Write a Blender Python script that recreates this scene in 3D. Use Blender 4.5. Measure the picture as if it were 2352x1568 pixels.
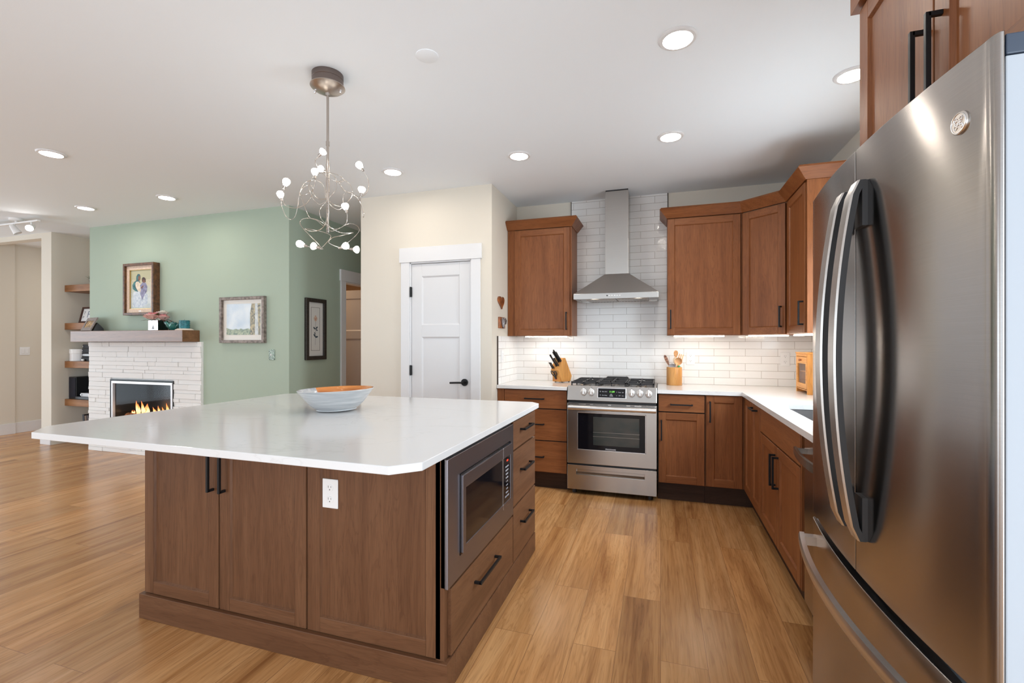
import bpy, bmesh, math, random
from mathutils import Vector, Matrix
R = random.Random(7)
PI = math.pi
SC = bpy.context.scene
for o in list(bpy.data.objects):
    bpy.data.objects.remove(o, do_unlink=True)
COL = SC.collection

# ------------------------------------------------------------------ camera, light, exposure
FPX, CYPX, YAW, CAMH = 1064.0, 786.0, math.radians(17.79), 1.30
cd = bpy.data.cameras.new('camera')
cam = bpy.data.objects.new('camera', cd); COL.objects.link(cam)
cd.sensor_width = 36.0; cd.lens = FPX/2352*36.0; cd.shift_y = (CYPX-784)/2352; cd.clip_start = .02
cam.location = (0, 0, CAMH); cam.rotation_euler = (PI/2, 0, YAW)
SC.camera = cam
SC.view_settings.view_transform = 'Standard'; SC.view_settings.look = 'None'
SC.view_settings.gamma = 1.0; SC.view_settings.exposure = 0.0; SC.view_settings.use_curve_mapping = False
SC.cycles.diffuse_bounces = 6; SC.cycles.max_bounces = 12; SC.cycles.sample_clamp_indirect = 6.0
SC.cycles.caustics_reflective = False; SC.cycles.caustics_refractive = False

W = bpy.data.worlds.new('sky'); SC.world = W; W.use_nodes = True
bg = W.node_tree.nodes['Background']; bg.inputs[0].default_value = (.80, .90, 1.0, 1); bg.inputs[1].default_value = 1.6

def area(name, loc, rot, sx, sy, power, col=(1, 1, 1), spread=PI):
    d = bpy.data.lights.new(name, 'AREA'); d.shape = 'RECTANGLE'; d.size = sx; d.size_y = sy
    d.energy = power; d.color = col; d.spread = spread
    o = bpy.data.objects.new(name, d); COL.objects.link(o); o.location = loc; o.rotation_euler = rot
    return o
DAY = (.78, .90, 1.0)
area('daylight_rear', (-4.6, -3.44, 1.31), (PI/2, 0, 0), 4.1, 2.3, 62, DAY)
area('daylight_rear_kitchen', (-.75, -3.44, 1.31), (PI/2, 0, 0), 3.5, 2.3, 16, DAY)
area('daylight_left', (-9.52, 0.2, 1.30), (PI/2, 0, -PI/2), 5.0, 2.3, 95, DAY)
area('daylight_right', (1.22, -1.42, 1.13), (PI/2, 0, PI/2), 3.6, 2.1, 105, DAY)
area('daylight_sink', (1.30, 2.95, 1.62), (PI/2-.62, 0, PI/2), .8, .95, 24, DAY, math.radians(130))
area('sink_ceiling_fill', (1.33, 2.95, 1.62), (PI/2, 0, PI/2), .8, .95, 13, (.90, .97, 1.0))  # extra fill in the sink window, added to brighten the kitchen ceiling

# ------------------------------------------------------------------ materials
def s2l(c): return tuple((x/12.92 if x <= .04045 else ((x+.055)/1.055)**2.4) for x in c)
def rgb(r, g, b): return s2l((r/255, g/255, b/255)) + (1,)
MATS = {}
def newmat(name):
    m = bpy.data.materials.new(name); m.use_nodes = True
    nt = m.node_tree; b = nt.nodes['Principled BSDF']; MATS[name] = m
    return m, nt, b
def N(nt, t, **kw):
    n = nt.nodes.new(t)
    for k, v in kw.items():
        if k in n.inputs: n.inputs[k].default_value = v
        else: setattr(n, k, v)
    return n
def L(nt, a, b): nt.links.new(a, b)
def ramp(nt, fac, stops, interp='LINEAR'):
    r = N(nt, 'ShaderNodeValToRGB'); r.color_ramp.interpolation = interp
    els = r.color_ramp.elements
    while len(els) < len(stops): els.new(.5)
    for e, (p, c) in zip(els, stops): e.position = p; e.color = c
    L(nt, fac, r.inputs[0]); return r
def coords(nt, scale, rand=0):
    tc = N(nt, 'ShaderNodeTexCoord'); mp = N(nt, 'ShaderNodeMapping'); mp.inputs['Scale'].default_value = scale
    src = tc.outputs['Object']
    if rand:
        oi = N(nt, 'ShaderNodeObjectInfo'); mu = N(nt, 'ShaderNodeMath', operation='MULTIPLY'); mu.inputs[1].default_value = rand
        L(nt, oi.outputs['Random'], mu.inputs[0])
        va = N(nt, 'ShaderNodeVectorMath', operation='ADD'); L(nt, src, va.inputs[0]); L(nt, mu.outputs[0], va.inputs[1]); src = va.outputs[0]
    L(nt, src, mp.inputs[0]); return mp.outputs[0]
def bump(nt, b, h, strength=.1, dist=.01):
    n = N(nt, 'ShaderNodeBump'); n.inputs['Strength'].default_value = strength; n.inputs['Distance'].default_value = dist
    L(nt, h, n.inputs['Height']); L(nt, n.outputs[0], b.inputs['Normal'])
def plain(name, c, rough=.5, metal=0, coat=0, spec=.5):
    m, nt, b = newmat(name)
    b.inputs['Base Color'].default_value = c; b.inputs['Roughness'].default_value = rough
    b.inputs['Metallic'].default_value = metal; b.inputs['Coat Weight'].default_value = coat; b.inputs['Specular IOR Level'].default_value = spec
    return m
def noisy(name, c1, c2, scale=8, rough=.5, detail=4, vec=(1, 1, 1), metal=0, bmp=0, lo=.35, hi=.65, coat=0):
    m, nt, b = newmat(name)
    n = N(nt, 'ShaderNodeTexNoise', Scale=scale, Detail=detail); L(nt, coords(nt, vec), n.inputs['Vector'])
    r = ramp(nt, n.outputs[0], [(lo, c1), (hi, c2)]); L(nt, r.outputs[0], b.inputs['Base Color'])
    b.inputs['Roughness'].default_value = rough; b.inputs['Metallic'].default_value = metal; b.inputs['Coat Weight'].default_value = coat
    if bmp: bump(nt, b, n.outputs[0], bmp, .004)
    return m
def emis(name, c, s):
    m, nt, b = newmat(name)
    b.inputs['Base Color'].default_value = c; b.inputs['Emission Color'].default_value = c; b.inputs['Emission Strength'].default_value = s
    return m
def paint(name, c, rough=.7, scale=140, bs=.12):
    m, nt, b = newmat(name); b.inputs['Base Color'].default_value = c; b.inputs['Roughness'].default_value = rough
    b.inputs['Specular IOR Level'].default_value = .3
    n = N(nt, 'ShaderNodeTexNoise', Scale=scale, Detail=2); L(nt, coords(nt, (1, 1, 1)), n.inputs['Vector']); bump(nt, b, n.outputs[0], bs, .002)
    return m
def grain_rings(nt, fac, freq, lo):
    mu = N(nt, 'ShaderNodeMath', operation='MULTIPLY'); mu.inputs[1].default_value = freq; L(nt, fac, mu.inputs[0])
    si = N(nt, 'ShaderNodeMath', operation='SINE'); L(nt, mu.outputs[0], si.inputs[0])
    r = ramp(nt, si.outputs[0], [(0, (1, 1, 1, 1)), (.55, (1, 1, 1, 1)), (1, (lo, lo*.97, lo*.95, 1))]); return r.outputs[0]
def wood(name, axis, c1, c2, c3, rough=.42, s=1.0, coat=0.0, spec=.28):
    m, nt, b = newmat(name)
    sc = {'x': (1.1*s, 16*s, 16*s), 'y': (16*s, 1.1*s, 16*s), 'z': (16*s, 16*s, 1.1*s)}[axis]
    v = coords(nt, sc, 7.3)
    n1 = N(nt, 'ShaderNodeTexNoise', Scale=.9, Detail=5, Distortion=.7); L(nt, v, n1.inputs['Vector'])
    sc2 = tuple(x*5 for x in sc); v2 = coords(nt, sc2, 3.1)
    n2 = N(nt, 'ShaderNodeTexNoise', Scale=1.6, Detail=6); L(nt, v2, n2.inputs['Vector'])
    r1 = ramp(nt, n1.outputs[0], [(.25, c1), (.5, c2), (.78, c3)]); rg = grain_rings(nt, n1.outputs[0], 95, .86)
    r2 = ramp(nt, n2.outputs[0], [(.32, (.78, .76, .74, 1)), (.55, (1, 1, 1, 1))])
    mx = N(nt, 'ShaderNodeMix', data_type='RGBA', blend_type='MULTIPLY'); mx.inputs[0].default_value = .75
    L(nt, r1.outputs[0], mx.inputs[6]); L(nt, r2.outputs[0], mx.inputs[7])
    mg = N(nt, 'ShaderNodeMix', data_type='RGBA', blend_type='MULTIPLY'); mg.inputs[0].default_value = 1; L(nt, mx.outputs[2], mg.inputs[6]); L(nt, rg, mg.inputs[7]); L(nt, mg.outputs[2], b.inputs['Base Color'])
    b.inputs['Roughness'].default_value = rough; b.inputs['Coat Weight'].default_value = coat; b.inputs['Coat Roughness'].default_value = .25; b.inputs['Specular IOR Level'].default_value = spec
    bump(nt, b, n2.outputs[0], .06, .002)
    return m
def steel(name, c, rough=.25, aniso=.6):
    m, nt, b = newmat(name)
    b.inputs['Metallic'].default_value = 1; b.inputs['Roughness'].default_value = rough; b.inputs['Anisotropic'].default_value = aniso; b.inputs['Anisotropic Rotation'].default_value = .25
    t = N(nt, 'ShaderNodeTangent', direction_type='RADIAL', axis='Z'); L(nt, t.outputs[0], b.inputs['Tangent'])
    n = N(nt, 'ShaderNodeTexNoise', Scale=1.0, Detail=3); L(nt, coords(nt, (6, 6, 900)), n.inputs['Vector'])
    r = ramp(nt, n.outputs[0], [(.3, tuple(x*.93 for x in c[:3])+(1,)), (.7, c)]); L(nt, r.outputs[0], b.inputs['Base Color'])
    return m
def pane(name, tint=(1, 1, 1, 1), ior=1.45):
    m, nt, b = newmat(name); nt.nodes.remove(b); out = nt.nodes['Material Output']
    t = N(nt, 'ShaderNodeBsdfTransparent'); t.inputs[0].default_value = tint
    g = N(nt, 'ShaderNodeBsdfGlossy'); g.inputs['Roughness'].default_value = .02
    f = N(nt, 'ShaderNodeFresnel'); f.inputs[0].default_value = ior
    ge = N(nt, 'ShaderNodeNewGeometry'); iv = N(nt, 'ShaderNodeMath', operation='SUBTRACT'); iv.inputs[0].default_value = 1; L(nt, ge.outputs['Backfacing'], iv.inputs[1])
    mf = N(nt, 'ShaderNodeMath', operation='MULTIPLY'); L(nt, f.outputs[0], mf.inputs[0]); L(nt, iv.outputs[0], mf.inputs[1])
    mx = N(nt, 'ShaderNodeMixShader'); L(nt, mf.outputs[0], mx.inputs[0]); L(nt, t.outputs[0], mx.inputs[1]); L(nt, g.outputs[0], mx.inputs[2]); L(nt, mx.outputs[0], out.inputs[0])
    return m

CREAM = paint('cream_wall_paint', (.70, .65, .565, 1))
WHITEC = paint('white_ceiling_paint', (.845, .90, .95, 1), .8)
GREEN = paint('sage_green_paint', (.395, .475, .388, 1))
TRIMW = plain('white_trim_paint', (.73, .73, .74, 1), .35)
DOORW = plain('white_door_paint', (.69, .69, .70, 1), .4)
C1, C2, C3 = (.178, .058, .018, 1), (.235, .082, .027, 1), (.285, .108, .039, 1)
CAB = {a: wood('cabinet_wood_'+a, a, C1, C2, C3) for a in 'xyz'}
I1, I2, I3 = (.108, .045, .020, 1), (.145, .064, .030, 1), (.178, .084, .041, 1)  # same wood as the cabinets, darkened for the shade on the island front
ISL = {a: wood('shaded_island_wood_'+a, a, I1, I2, I3) for a in 'xyz'}
SHELFW = wood('shelf_wood', 'x', (.20, .085, .03, 1), (.31, .14, .055, 1), (.40, .20, .09, 1))
MANTW = wood('mantel_wood', 'x', (.13, .055, .02, 1), (.20, .09, .038, 1), (.27, .125, .055, 1), .30, 1, .6)
BAMBOO = wood('bamboo', 'z', (.44, .19, .05, 1), (.57, .28, .085, 1), (.70, .40, .15, 1), .35)
PINE = wood('honey_pine', 'z', (.50, .21, .05, 1), (.62, .29, .08, 1), (.72, .38, .125, 1), .4)
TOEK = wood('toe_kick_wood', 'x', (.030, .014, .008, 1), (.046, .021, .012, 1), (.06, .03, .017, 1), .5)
DBLUE = plain('dark_blue_grey_plastic', (.035, .05, .08, 1), .35)
DARKIN = plain('dark_gap_shade', (.012, .008, .006, 1), .8)  # near-black colour standing in for shade inside gaps and slots
BLACK = plain('matte_black_metal', (.008, .008, .009, 1), .42, 0, 0, .3)
BLKPL = plain('black_plastic', (.015, .015, .017, 1), .35)
IRON = noisy('cast_iron', (.016, .015, .016, 1), (.032, .030, .031, 1), 60, .5, bmp=.1)
STEEL = steel('brushed_stainless', (.455, .43, .405, 1), .25)
FRST = steel('fridge_stainless', (.40, .375, .36, 1), .20, .85)
MWST = steel('dark_stainless', (.27, .262, .29, 1), .34)
CHROME = plain('bright_metal', (.78, .78, .80, 1), .18, 1)
SATIN = plain('satin_nickel', (.46, .41, .37, 1), .32, 1)
DKNIC = plain('dark_nickel', (.20, .16, .145, 1), .4, 1)
BLKGL = plain('black_glass', (.005, .005, .007, 1), .06, 0, 0, .28)
PANE = pane('clear_glass_pane')
LINER = plain('pale_grey_door_side', (.40, .43, .47, 1), .65, spec=.1)
WHTPL = plain('white_plastic', (.82, .82, .82, 1), .35)
SLOT = plain('socket_slot_grey', (.12, .12, .12, 1), .6)

m, nt, b = newmat('white_quartz'); QUARTZ = m
v = coords(nt, (1.2, 2.6, 2.0))
n = N(nt, 'ShaderNodeTexNoise', Scale=.9, Detail=5, Distortion=1.4); L(nt, v, n.inputs['Vector'])
sb = N(nt, 'ShaderNodeMath', operation='SUBTRACT'); sb.inputs[1].default_value = .5; L(nt, n.outputs[0], sb.inputs[0])
ab = N(nt, 'ShaderNodeMath', operation='ABSOLUTE'); L(nt, sb.outputs[0], ab.inputs[0])
r = ramp(nt, ab.outputs[0], [(0, (.66, .655, .65, 1)), (.004, (.70, .697, .695, 1)), (.012, (.715, .712, .71, 1))]); L(nt, r.outputs[0], b.inputs['Base Color'])
b.inputs['Roughness'].default_value = .13

m, nt, b = newmat('white_subway_tile'); TILE = m
def tile_nodes(nt, b, axes):
    tc = N(nt, 'ShaderNodeTexCoord'); sp = N(nt, 'ShaderNodeSeparateXYZ'); cb = N(nt, 'ShaderNodeCombineXYZ'); L(nt, tc.outputs['Object'], sp.inputs[0])
    off = N(nt, 'ShaderNodeMath', operation='SUBTRACT'); off.inputs[1].default_value = .914-.0655*20; L(nt, sp.outputs[2], off.inputs[0])
    ox = N(nt, 'ShaderNodeMath', operation='ADD'); ox.inputs[1].default_value = 12.05; L(nt, sp.outputs[axes], ox.inputs[0])
    L(nt, ox.outputs[0], cb.inputs[0]); L(nt, off.outputs[0], cb.inputs[1])
    br = N(nt, 'ShaderNodeTexBrick', Scale=1.0); br.offset = .5; br.offset_frequency = 2
    br.inputs['Brick Width'].default_value = .258; br.inputs['Row Height'].default_value = .0655; br.inputs['Mortar Size'].default_value = .0016; br.inputs['Mortar Smooth'].default_value = .1
    br.inputs['Color1'].default_value = (.85, .845, .835, 1); br.inputs['Color2'].default_value = (.80, .795, .785, 1); br.inputs['Mortar'].default_value = (.42, .38, .345, 1)
    L(nt, cb.outputs[0], br.inputs['Vector']); L(nt, br.outputs['Color'], b.inputs['Base Color'])
    nz = N(nt, 'ShaderNodeTexNoise', Scale=26, Detail=2); L(nt, tc.outputs['Object'], nz.inputs['Vector'])
    sbt = N(nt, 'ShaderNodeMath', operation='MULTIPLY_ADD'); L(nt, br.outputs['Fac'], sbt.inputs[0]); sbt.inputs[1].default_value = -.6; L(nt, nz.outputs[0], sbt.inputs[2])
    bump(nt, b, sbt.outputs[0], .30, .004); b.inputs['Roughness'].default_value = .09
tile_nodes(nt, b, 0)
m, nt, b = newmat('white_subway_tile_return'); TILE_Y = m; tile_nodes(nt, b, 1)

m, nt, b = newmat('oak_plank_floor'); FLOORM = m
tc = N(nt, 'ShaderNodeTexCoord'); sp = N(nt, 'ShaderNodeSeparateXYZ'); cb = N(nt, 'ShaderNodeCombineXYZ'); L(nt, tc.outputs['Object'], sp.inputs[0])
L(nt, sp.outputs[1], cb.inputs[0]); L(nt, sp.outputs[0], cb.inputs[1])
def brick(c1, c2, mort):
    br = N(nt, 'ShaderNodeTexBrick', Scale=1.0); br.offset = .37; br.offset_frequency = 2; br.squash = 1
    br.inputs['Brick Width'].default_value = 1.22; br.inputs['Row Height'].default_value = .18; br.inputs['Mortar Size'].default_value = .0011; br.inputs['Mortar Smooth'].default_value = .2
    br.inputs['Color1'].default_value = c1; br.inputs['Color2'].default_value = c2; br.inputs['Mortar'].default_value = mort
    L(nt, cb.outputs[0], br.inputs['Vector']); return br
br = brick((0, 0, 0, 1), (1, 1, 1, 1), (.5, .5, .5, 1))
mp = N(nt, 'ShaderNodeMapping'); mp.inputs['Scale'].default_value = (11, .6, 1); L(nt, tc.outputs['Object'], mp.inputs[0])
mu = N(nt, 'ShaderNodeMath', operation='MULTIPLY'); mu.inputs[1].default_value = 23; L(nt, br.outputs['Color'], mu.inputs[0])
n1 = N(nt, 'ShaderNodeTexNoise', noise_dimensions='4D', Scale=.8, Detail=5, Distortion=1.2); L(nt, mp.outputs[0], n1.inputs['Vector']); L(nt, mu.outputs[0], n1.inputs['W'])
mp2 = N(nt, 'ShaderNodeMapping'); mp2.inputs['Scale'].default_value = (60, 3.2, 1); L(nt, tc.outputs['Object'], mp2.inputs[0])
n2 = N(nt, 'ShaderNodeTexNoise', noise_dimensions='4D', Scale=1.4, Detail=6, Distortion=.4); L(nt, mp2.outputs[0], n2.inputs['Vector']); L(nt, mu.outputs[0], n2.inputs['W'])
F1, F2, F3 = (.31, .132, .042, 1), (.53, .268, .102, 1), (.66, .375, .165, 1)
r1 = ramp(nt, n1.outputs[0], [(.28, F1), (.46, F2), (.72, F3)])
r2 = ramp(nt, n2.outputs[0], [(.30, (.70, .66, .62, 1)), (.56, (1, 1, 1, 1))]); rg = grain_rings(nt, n1.outputs[0], 120, .86)
mx = N(nt, 'ShaderNodeMix', data_type='RGBA', blend_type='MULTIPLY'); mx.inputs[0].default_value = .8; L(nt, r1.outputs[0], mx.inputs[6]); L(nt, r2.outputs[0], mx.inputs[7])
rt = ramp(nt, br.outputs['Color'], [(0, (.80, .78, .76, 1)), (1, (1.08, 1.06, 1.04, 1))])
mx2 = N(nt, 'ShaderNodeMix', data_type='RGBA', blend_type='MULTIPLY'); mx2.inputs[0].default_value = 1; L(nt, mx.outputs[2], mx2.inputs[6]); L(nt, rt.outputs[0], mx2.inputs[7])
mg = N(nt, 'ShaderNodeMix', data_type='RGBA', blend_type='MULTIPLY'); mg.inputs[0].default_value = 1; L(nt, mx2.outputs[2], mg.inputs[6]); L(nt, rg, mg.inputs[7]); mx2 = mg
vo = N(nt, 'ShaderNodeTexVoronoi', Scale=1.0); mp3 = N(nt, 'ShaderNodeMapping'); mp3.inputs['Scale'].default_value = (3.6, 1.5, 1); L(nt, tc.outputs['Object'], mp3.inputs[0]); L(nt, mp3.outputs[0], vo.inputs['Vector'])
rk = ramp(nt, vo.outputs['Distance'], [(.0, (.42, .36, .32, 1)), (.05, (.62, .56, .50, 1)), (.17, (1, 1, 1, 1))])
mx3 = N(nt, 'ShaderNodeMix', data_type='RGBA', blend_type='MULTIPLY'); mx3.inputs[0].default_value = .75; L(nt, mx2.outputs[2], mx3.inputs[6]); L(nt, rk.outputs[0], mx3.inputs[7])
mm = N(nt, 'ShaderNodeMix', data_type='RGBA'); mm.inputs[7].default_value = (.23, .11, .048, 1); L(nt, br.outputs['Fac'], mm.inputs[0]); L(nt, mx3.outputs[2], mm.inputs[6]); L(nt, mm.outputs[2], b.inputs['Base Color'])
b.inputs['Roughness'].default_value = .25; b.inputs['Specular IOR Level'].default_value = .42
bump(nt, b, n2.outputs[0], .10, .002)

# ------------------------------------------------------------------ mesh helpers
class B:
    """collects shapes in world coordinates"""
    def __init__(s): s.bm = bmesh.new(); s.T = None
    def v(s, p):
        p = Vector(p)
        return s.bm.verts.new(s.T @ p if s.T is not None else p)
    def f(s, vs, mi=0):
        try:
            q = s.bm.faces.new(vs); q.material_index = mi; return q
        except ValueError: return None
    def hexa(s, p, mi=0):
        v = [s.v(q) for q in p]
        for i in ((0, 3, 2, 1), (4, 5, 6, 7), (0, 1, 5, 4), (1, 2, 6, 5), (2, 3, 7, 6), (3, 0, 4, 7)): s.f([v[k] for k in i], mi)
        return s
    def box(s, x0, x1, y0, y1, z0, z1, mi=0):
        return s.hexa([(x0, y0, z0), (x1, y0, z0), (x1, y1, z0), (x0, y1, z0), (x0, y0, z1), (x1, y0, z1), (x1, y1, z1), (x0, y1, z1)], mi)
    def quad(s, pts, mi=0): s.f([s.v(p) for p in pts], mi); return s
    def prism(s, poly, z0, z1, mi=0):
        lo = [s.v((x, y, z0)) for x, y in poly]; hi = [s.v((x, y, z1)) for x, y in poly]
        s.f(list(reversed(lo)), mi); s.f(hi, mi)
        for i in range(len(poly)):
            j = (i+1) % len(poly); s.f([lo[i], lo[j], hi[j], hi[i]], mi)
        return s
    def extr(s, poly3, d, mi=0):
        d = Vector(d); lo = [s.v(p) for p in poly3]; hi = [s.v(Vector(p)+d) for p in poly3]
        s.f(list(reversed(lo)), mi); s.f(hi, mi)
        for i in range(len(poly3)):
            j = (i+1) % len(poly3); s.f([lo[i], lo[j], hi[j], hi[i]], mi)
        return s
    def cyl(s, p0, p1, r0, r1=None, n=20, mi=0, caps=True):
        r1 = r0 if r1 is None else r1
        p0, p1 = Vector(p0), Vector(p1); d = (p1-p0).normalized()
        a = d.orthogonal().normalized(); c = d.cross(a)
        A = [s.v(p0+(a*math.cos(2*PI*i/n)+c*math.sin(2*PI*i/n))*r0) for i in range(n)]
        Bv = [s.v(p1+(a*math.cos(2*PI*i/n)+c*math.sin(2*PI*i/n))*r1) for i in range(n)]
        for i in range(n): s.f([A[i], A[(i+1) % n], Bv[(i+1) % n], Bv[i]], mi)
        if caps: s.f(list(reversed(A)), mi); s.f(Bv, mi)
        return s
    def lathe(s, prof, c, axis=(0, 0, 1), n=32, mi=0, mis=None):
        c = Vector(c); d = Vector(axis).normalized(); a = d.orthogonal().normalized(); e = d.cross(a)
        rings = []
        for r, h in prof:
            if r < 1e-6: rings.append([s.v(c+d*h)])
            else: rings.append([s.v(c+d*h+(a*math.cos(2*PI*i/n)+e*math.sin(2*PI*i/n))*r) for i in range(n)])
        for k in range(len(rings)-1):
            P, Q = rings[k], rings[k+1]; q = mis[k] if mis else mi
            for i in range(n):
                j = (i+1) % n
                if len(P) == 1 and len(Q) == 1: continue
                if len(P) == 1: s.f([P[0], Q[j], Q[i]], q)
                elif len(Q) == 1: s.f([P[i], P[j], Q[0]], q)
                else: s.f([P[i], P[j], Q[j], Q[i]], q)
        return s
    def tube(s, pts, r, n=8, mi=0, sq=False):
        pts = [Vector(p) for p in pts]; rings = []; a = None
        for i, p in enumerate(pts):
            d = (pts[min(i+1, len(pts)-1)]-pts[max(i-1, 0)]).normalized()
            if a is None: a = d.orthogonal().normalized()
            a = (a-d*a.dot(d)); a = a.normalized() if a.length > 1e-6 else d.orthogonal().normalized()
            c = d.cross(a); rr = r(i/(len(pts)-1)) if callable(r) else r
            rings.append([s.v(p+(a*math.cos(2*PI*k/n)+c*math.sin(2*PI*k/n))*rr) for k in range(n)])
        for P, Q in zip(rings, rings[1:]):
            for k in range(n): s.f([P[k], P[(k+1) % n], Q[(k+1) % n], Q[k]], mi)
        s.f(list(reversed(rings[0])), mi); s.f(rings[-1], mi)
        return s
    def ball(s, c, rx, ry=None, rz=None, n=16, mi=0):
        ry = ry or rx; rz = rz or rx; m = n//2; c = Vector(c); rings = []
        for k in range(m+1):
            t = PI*k/m
            if k in (0, m): rings.append([s.v(c+Vector((0, 0, rz*math.cos(t))))])
            else: rings.append([s.v(c+Vector((rx*math.sin(t)*math.cos(2*PI*i/n), ry*math.sin(t)*math.sin(2*PI*i/n), rz*math.cos(t)))) for i in range(n)])
        for P, Q in zip(rings, rings[1:]):
            for i in range(n):
                j = (i+1) % n
                if len(P) == 1: s.f([P[0], Q[i], Q[j]], mi)
                elif len(Q) == 1: s.f([P[i], Q[0], P[j]], mi)
                else: s.f([P[i], Q[i], Q[j], P[j]], mi)
        return s

ROOTLOC = {}
def rootof(o):
    while o.parent: o = o.parent
    return o
def thing(name, label, cat, loc=(0, 0, 0), rotz=0, group=None):
    o = bpy.data.objects.new(name, None); COL.objects.link(o); o.empty_display_size = .05
    o.location = loc; o.rotation_euler = (0, 0, rotz); o['label'] = label; o['category'] = cat
    if group: o['group'] = group
    return o
def part(name, b, mats, parent=None, bevel=0, smooth=False, local=False, label=None, ang=35, seg=2):
    bmesh.ops.recalc_face_normals(b.bm, faces=b.bm.faces)
    if parent is not None and not local:
        T = Matrix.Translation(-Vector(rootof(parent).location)); bmesh.ops.transform(b.bm, matrix=T, verts=b.bm.verts)
    if smooth:
        lim = math.radians(ang)
        for f in b.bm.faces: f.smooth = True
        for e in b.bm.edges:
            if len(e.link_faces) == 2 and e.calc_face_angle(0) > lim: e.smooth = False
    me = bpy.data.meshes.new(name); b.bm.to_mesh(me); b.bm.free()
    for mt in (mats if isinstance(mats, (list, tuple)) else [mats]): me.materials.append(mt)
    o = bpy.data.objects.new(name, me); COL.objects.link(o)
    if parent is not None: o.parent = parent
    if bevel:
        md = o.modifiers.new('bevel', 'BEVEL'); md.width = bevel; md.segments = seg; md.limit_method = 'ANGLE'; md.angle_limit = math.radians(40)
    if label: o['label'] = label
    return o
def single(name, b, mats, label, cat, group=None, **kw):
    """a top-level thing that is one mesh: origin moved to its base centre"""
    xs = [v.co for v in b.bm.verts]
    c = Vector(((min(p.x for p in xs)+max(p.x for p in xs))/2, (min(p.y for p in xs)+max(p.y for p in xs))/2, min(p.z for p in xs)))
    bmesh.ops.translate(b.bm, verts=b.bm.verts, vec=-c)
    o = part(name, b, mats, None, **kw); o.location = c; o['label'] = label; o['category'] = cat
    if group: o['group'] = group
    return o
def struct(name, b, mats, parent=None, **kw):
    o = part(name, b, mats, parent, **kw)
    if parent is None: o['kind'] = 'structure'
    return o
def copy_tree(o, parent=None):
    c = o.copy(); COL.objects.link(c)
    if parent is not None: c.parent = parent
    for ch in list(o.children): copy_tree(ch, c)
    return c
def text(name, s, size, M, mat, parent, ext=.0004, align='CENTER'):
    cu = bpy.data.curves.new(name, 'FONT'); cu.body = s; cu.size = size; cu.extrude = ext; cu.align_x = align; cu.align_y = 'CENTER'
    t = bpy.data.objects.new(name, cu); COL.objects.link(t)
    dg = bpy.context.evaluated_depsgraph_get(); me = bpy.data.meshes.new_from_object(t.evaluated_get(dg))
    bpy.data.objects.remove(t); bpy.data.curves.remove(cu)
    M = Matrix.Translation(-Vector(rootof(parent).location)) @ M if parent is not None else M
    me.transform(M); me.materials.clear(); me.materials.append(mat)
    o = bpy.data.objects.new(name, me); COL.objects.link(o)
    if parent is not None: o.parent = parent
    return o
def text_local(name, s, size, M, mat, parent, ext=.0004):
    o = text(name, s, size, M, mat, None, ext); o.parent = parent; return o
def frameM(P, U, V):
    """matrix whose x is U, y is V, z is U x V, at P"""
    U, V = Vector(U).normalized(), Vector(V).normalized(); Wv = U.cross(V)
    M = Matrix((U, V, Wv)).transposed().to_4x4(); M.translation = Vector(P); return M
FACE_Y = lambda x, y, z: frameM((x, y, z), (1, 0, 0), (0, 0, 1))       # reads from -Y
FACE_XP = lambda x, y, z: frameM((x, y, z), (0, 1, 0), (0, 0, 1))      # reads from +X

class Face:
    """a vertical face: P (x,y) start, U along it, N outward"""
    def __init__(s, P, U, N):
        s.P = Vector((P[0], P[1], 0)); s.U = Vector((U[0], U[1], 0)).normalized(); s.N = Vector((N[0], N[1], 0)).normalized()
    def p(s, a, bb, z): return s.P+s.U*a+s.N*bb+Vector((0, 0, z))
    def slab(s, b, a0, a1, b0, b1, z0, z1, mi=0):
        b.hexa([s.p(a0, b0, z0), s.p(a1, b0, z0), s.p(a1, b1, z0), s.p(a0, b1, z0), s.p(a0, b0, z1), s.p(a1, b0, z1), s.p(a1, b1, z1), s.p(a0, b1, z1)], mi)
def ringslab(F, b, o, i, b0, b1, mi=0):
    """rectangular ring, o and i = (a0,a1,z0,z1) outer and inner, between depths b0 (back) and b1 (front)"""
    def c4(r, d): return [b.v(F.p(r[0], d, r[2])), b.v(F.p(r[1], d, r[2])), b.v(F.p(r[1], d, r[3])), b.v(F.p(r[0], d, r[3]))]
    Of, If, Ob, Ib = c4(o, b1), c4(i, b1), c4(o, b0), c4(i, b0)
    for k in range(4):
        j = (k+1) % 4
        b.f([Of[k], Of[j], If[j], If[k]], mi); b.f([Ob[k], Ib[k], Ib[j], Ob[j]], mi); b.f([Of[k], Ob[k], Ob[j], Of[j]], mi); b.f([If[k], If[j], Ib[j], Ib[k]], mi)
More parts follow.
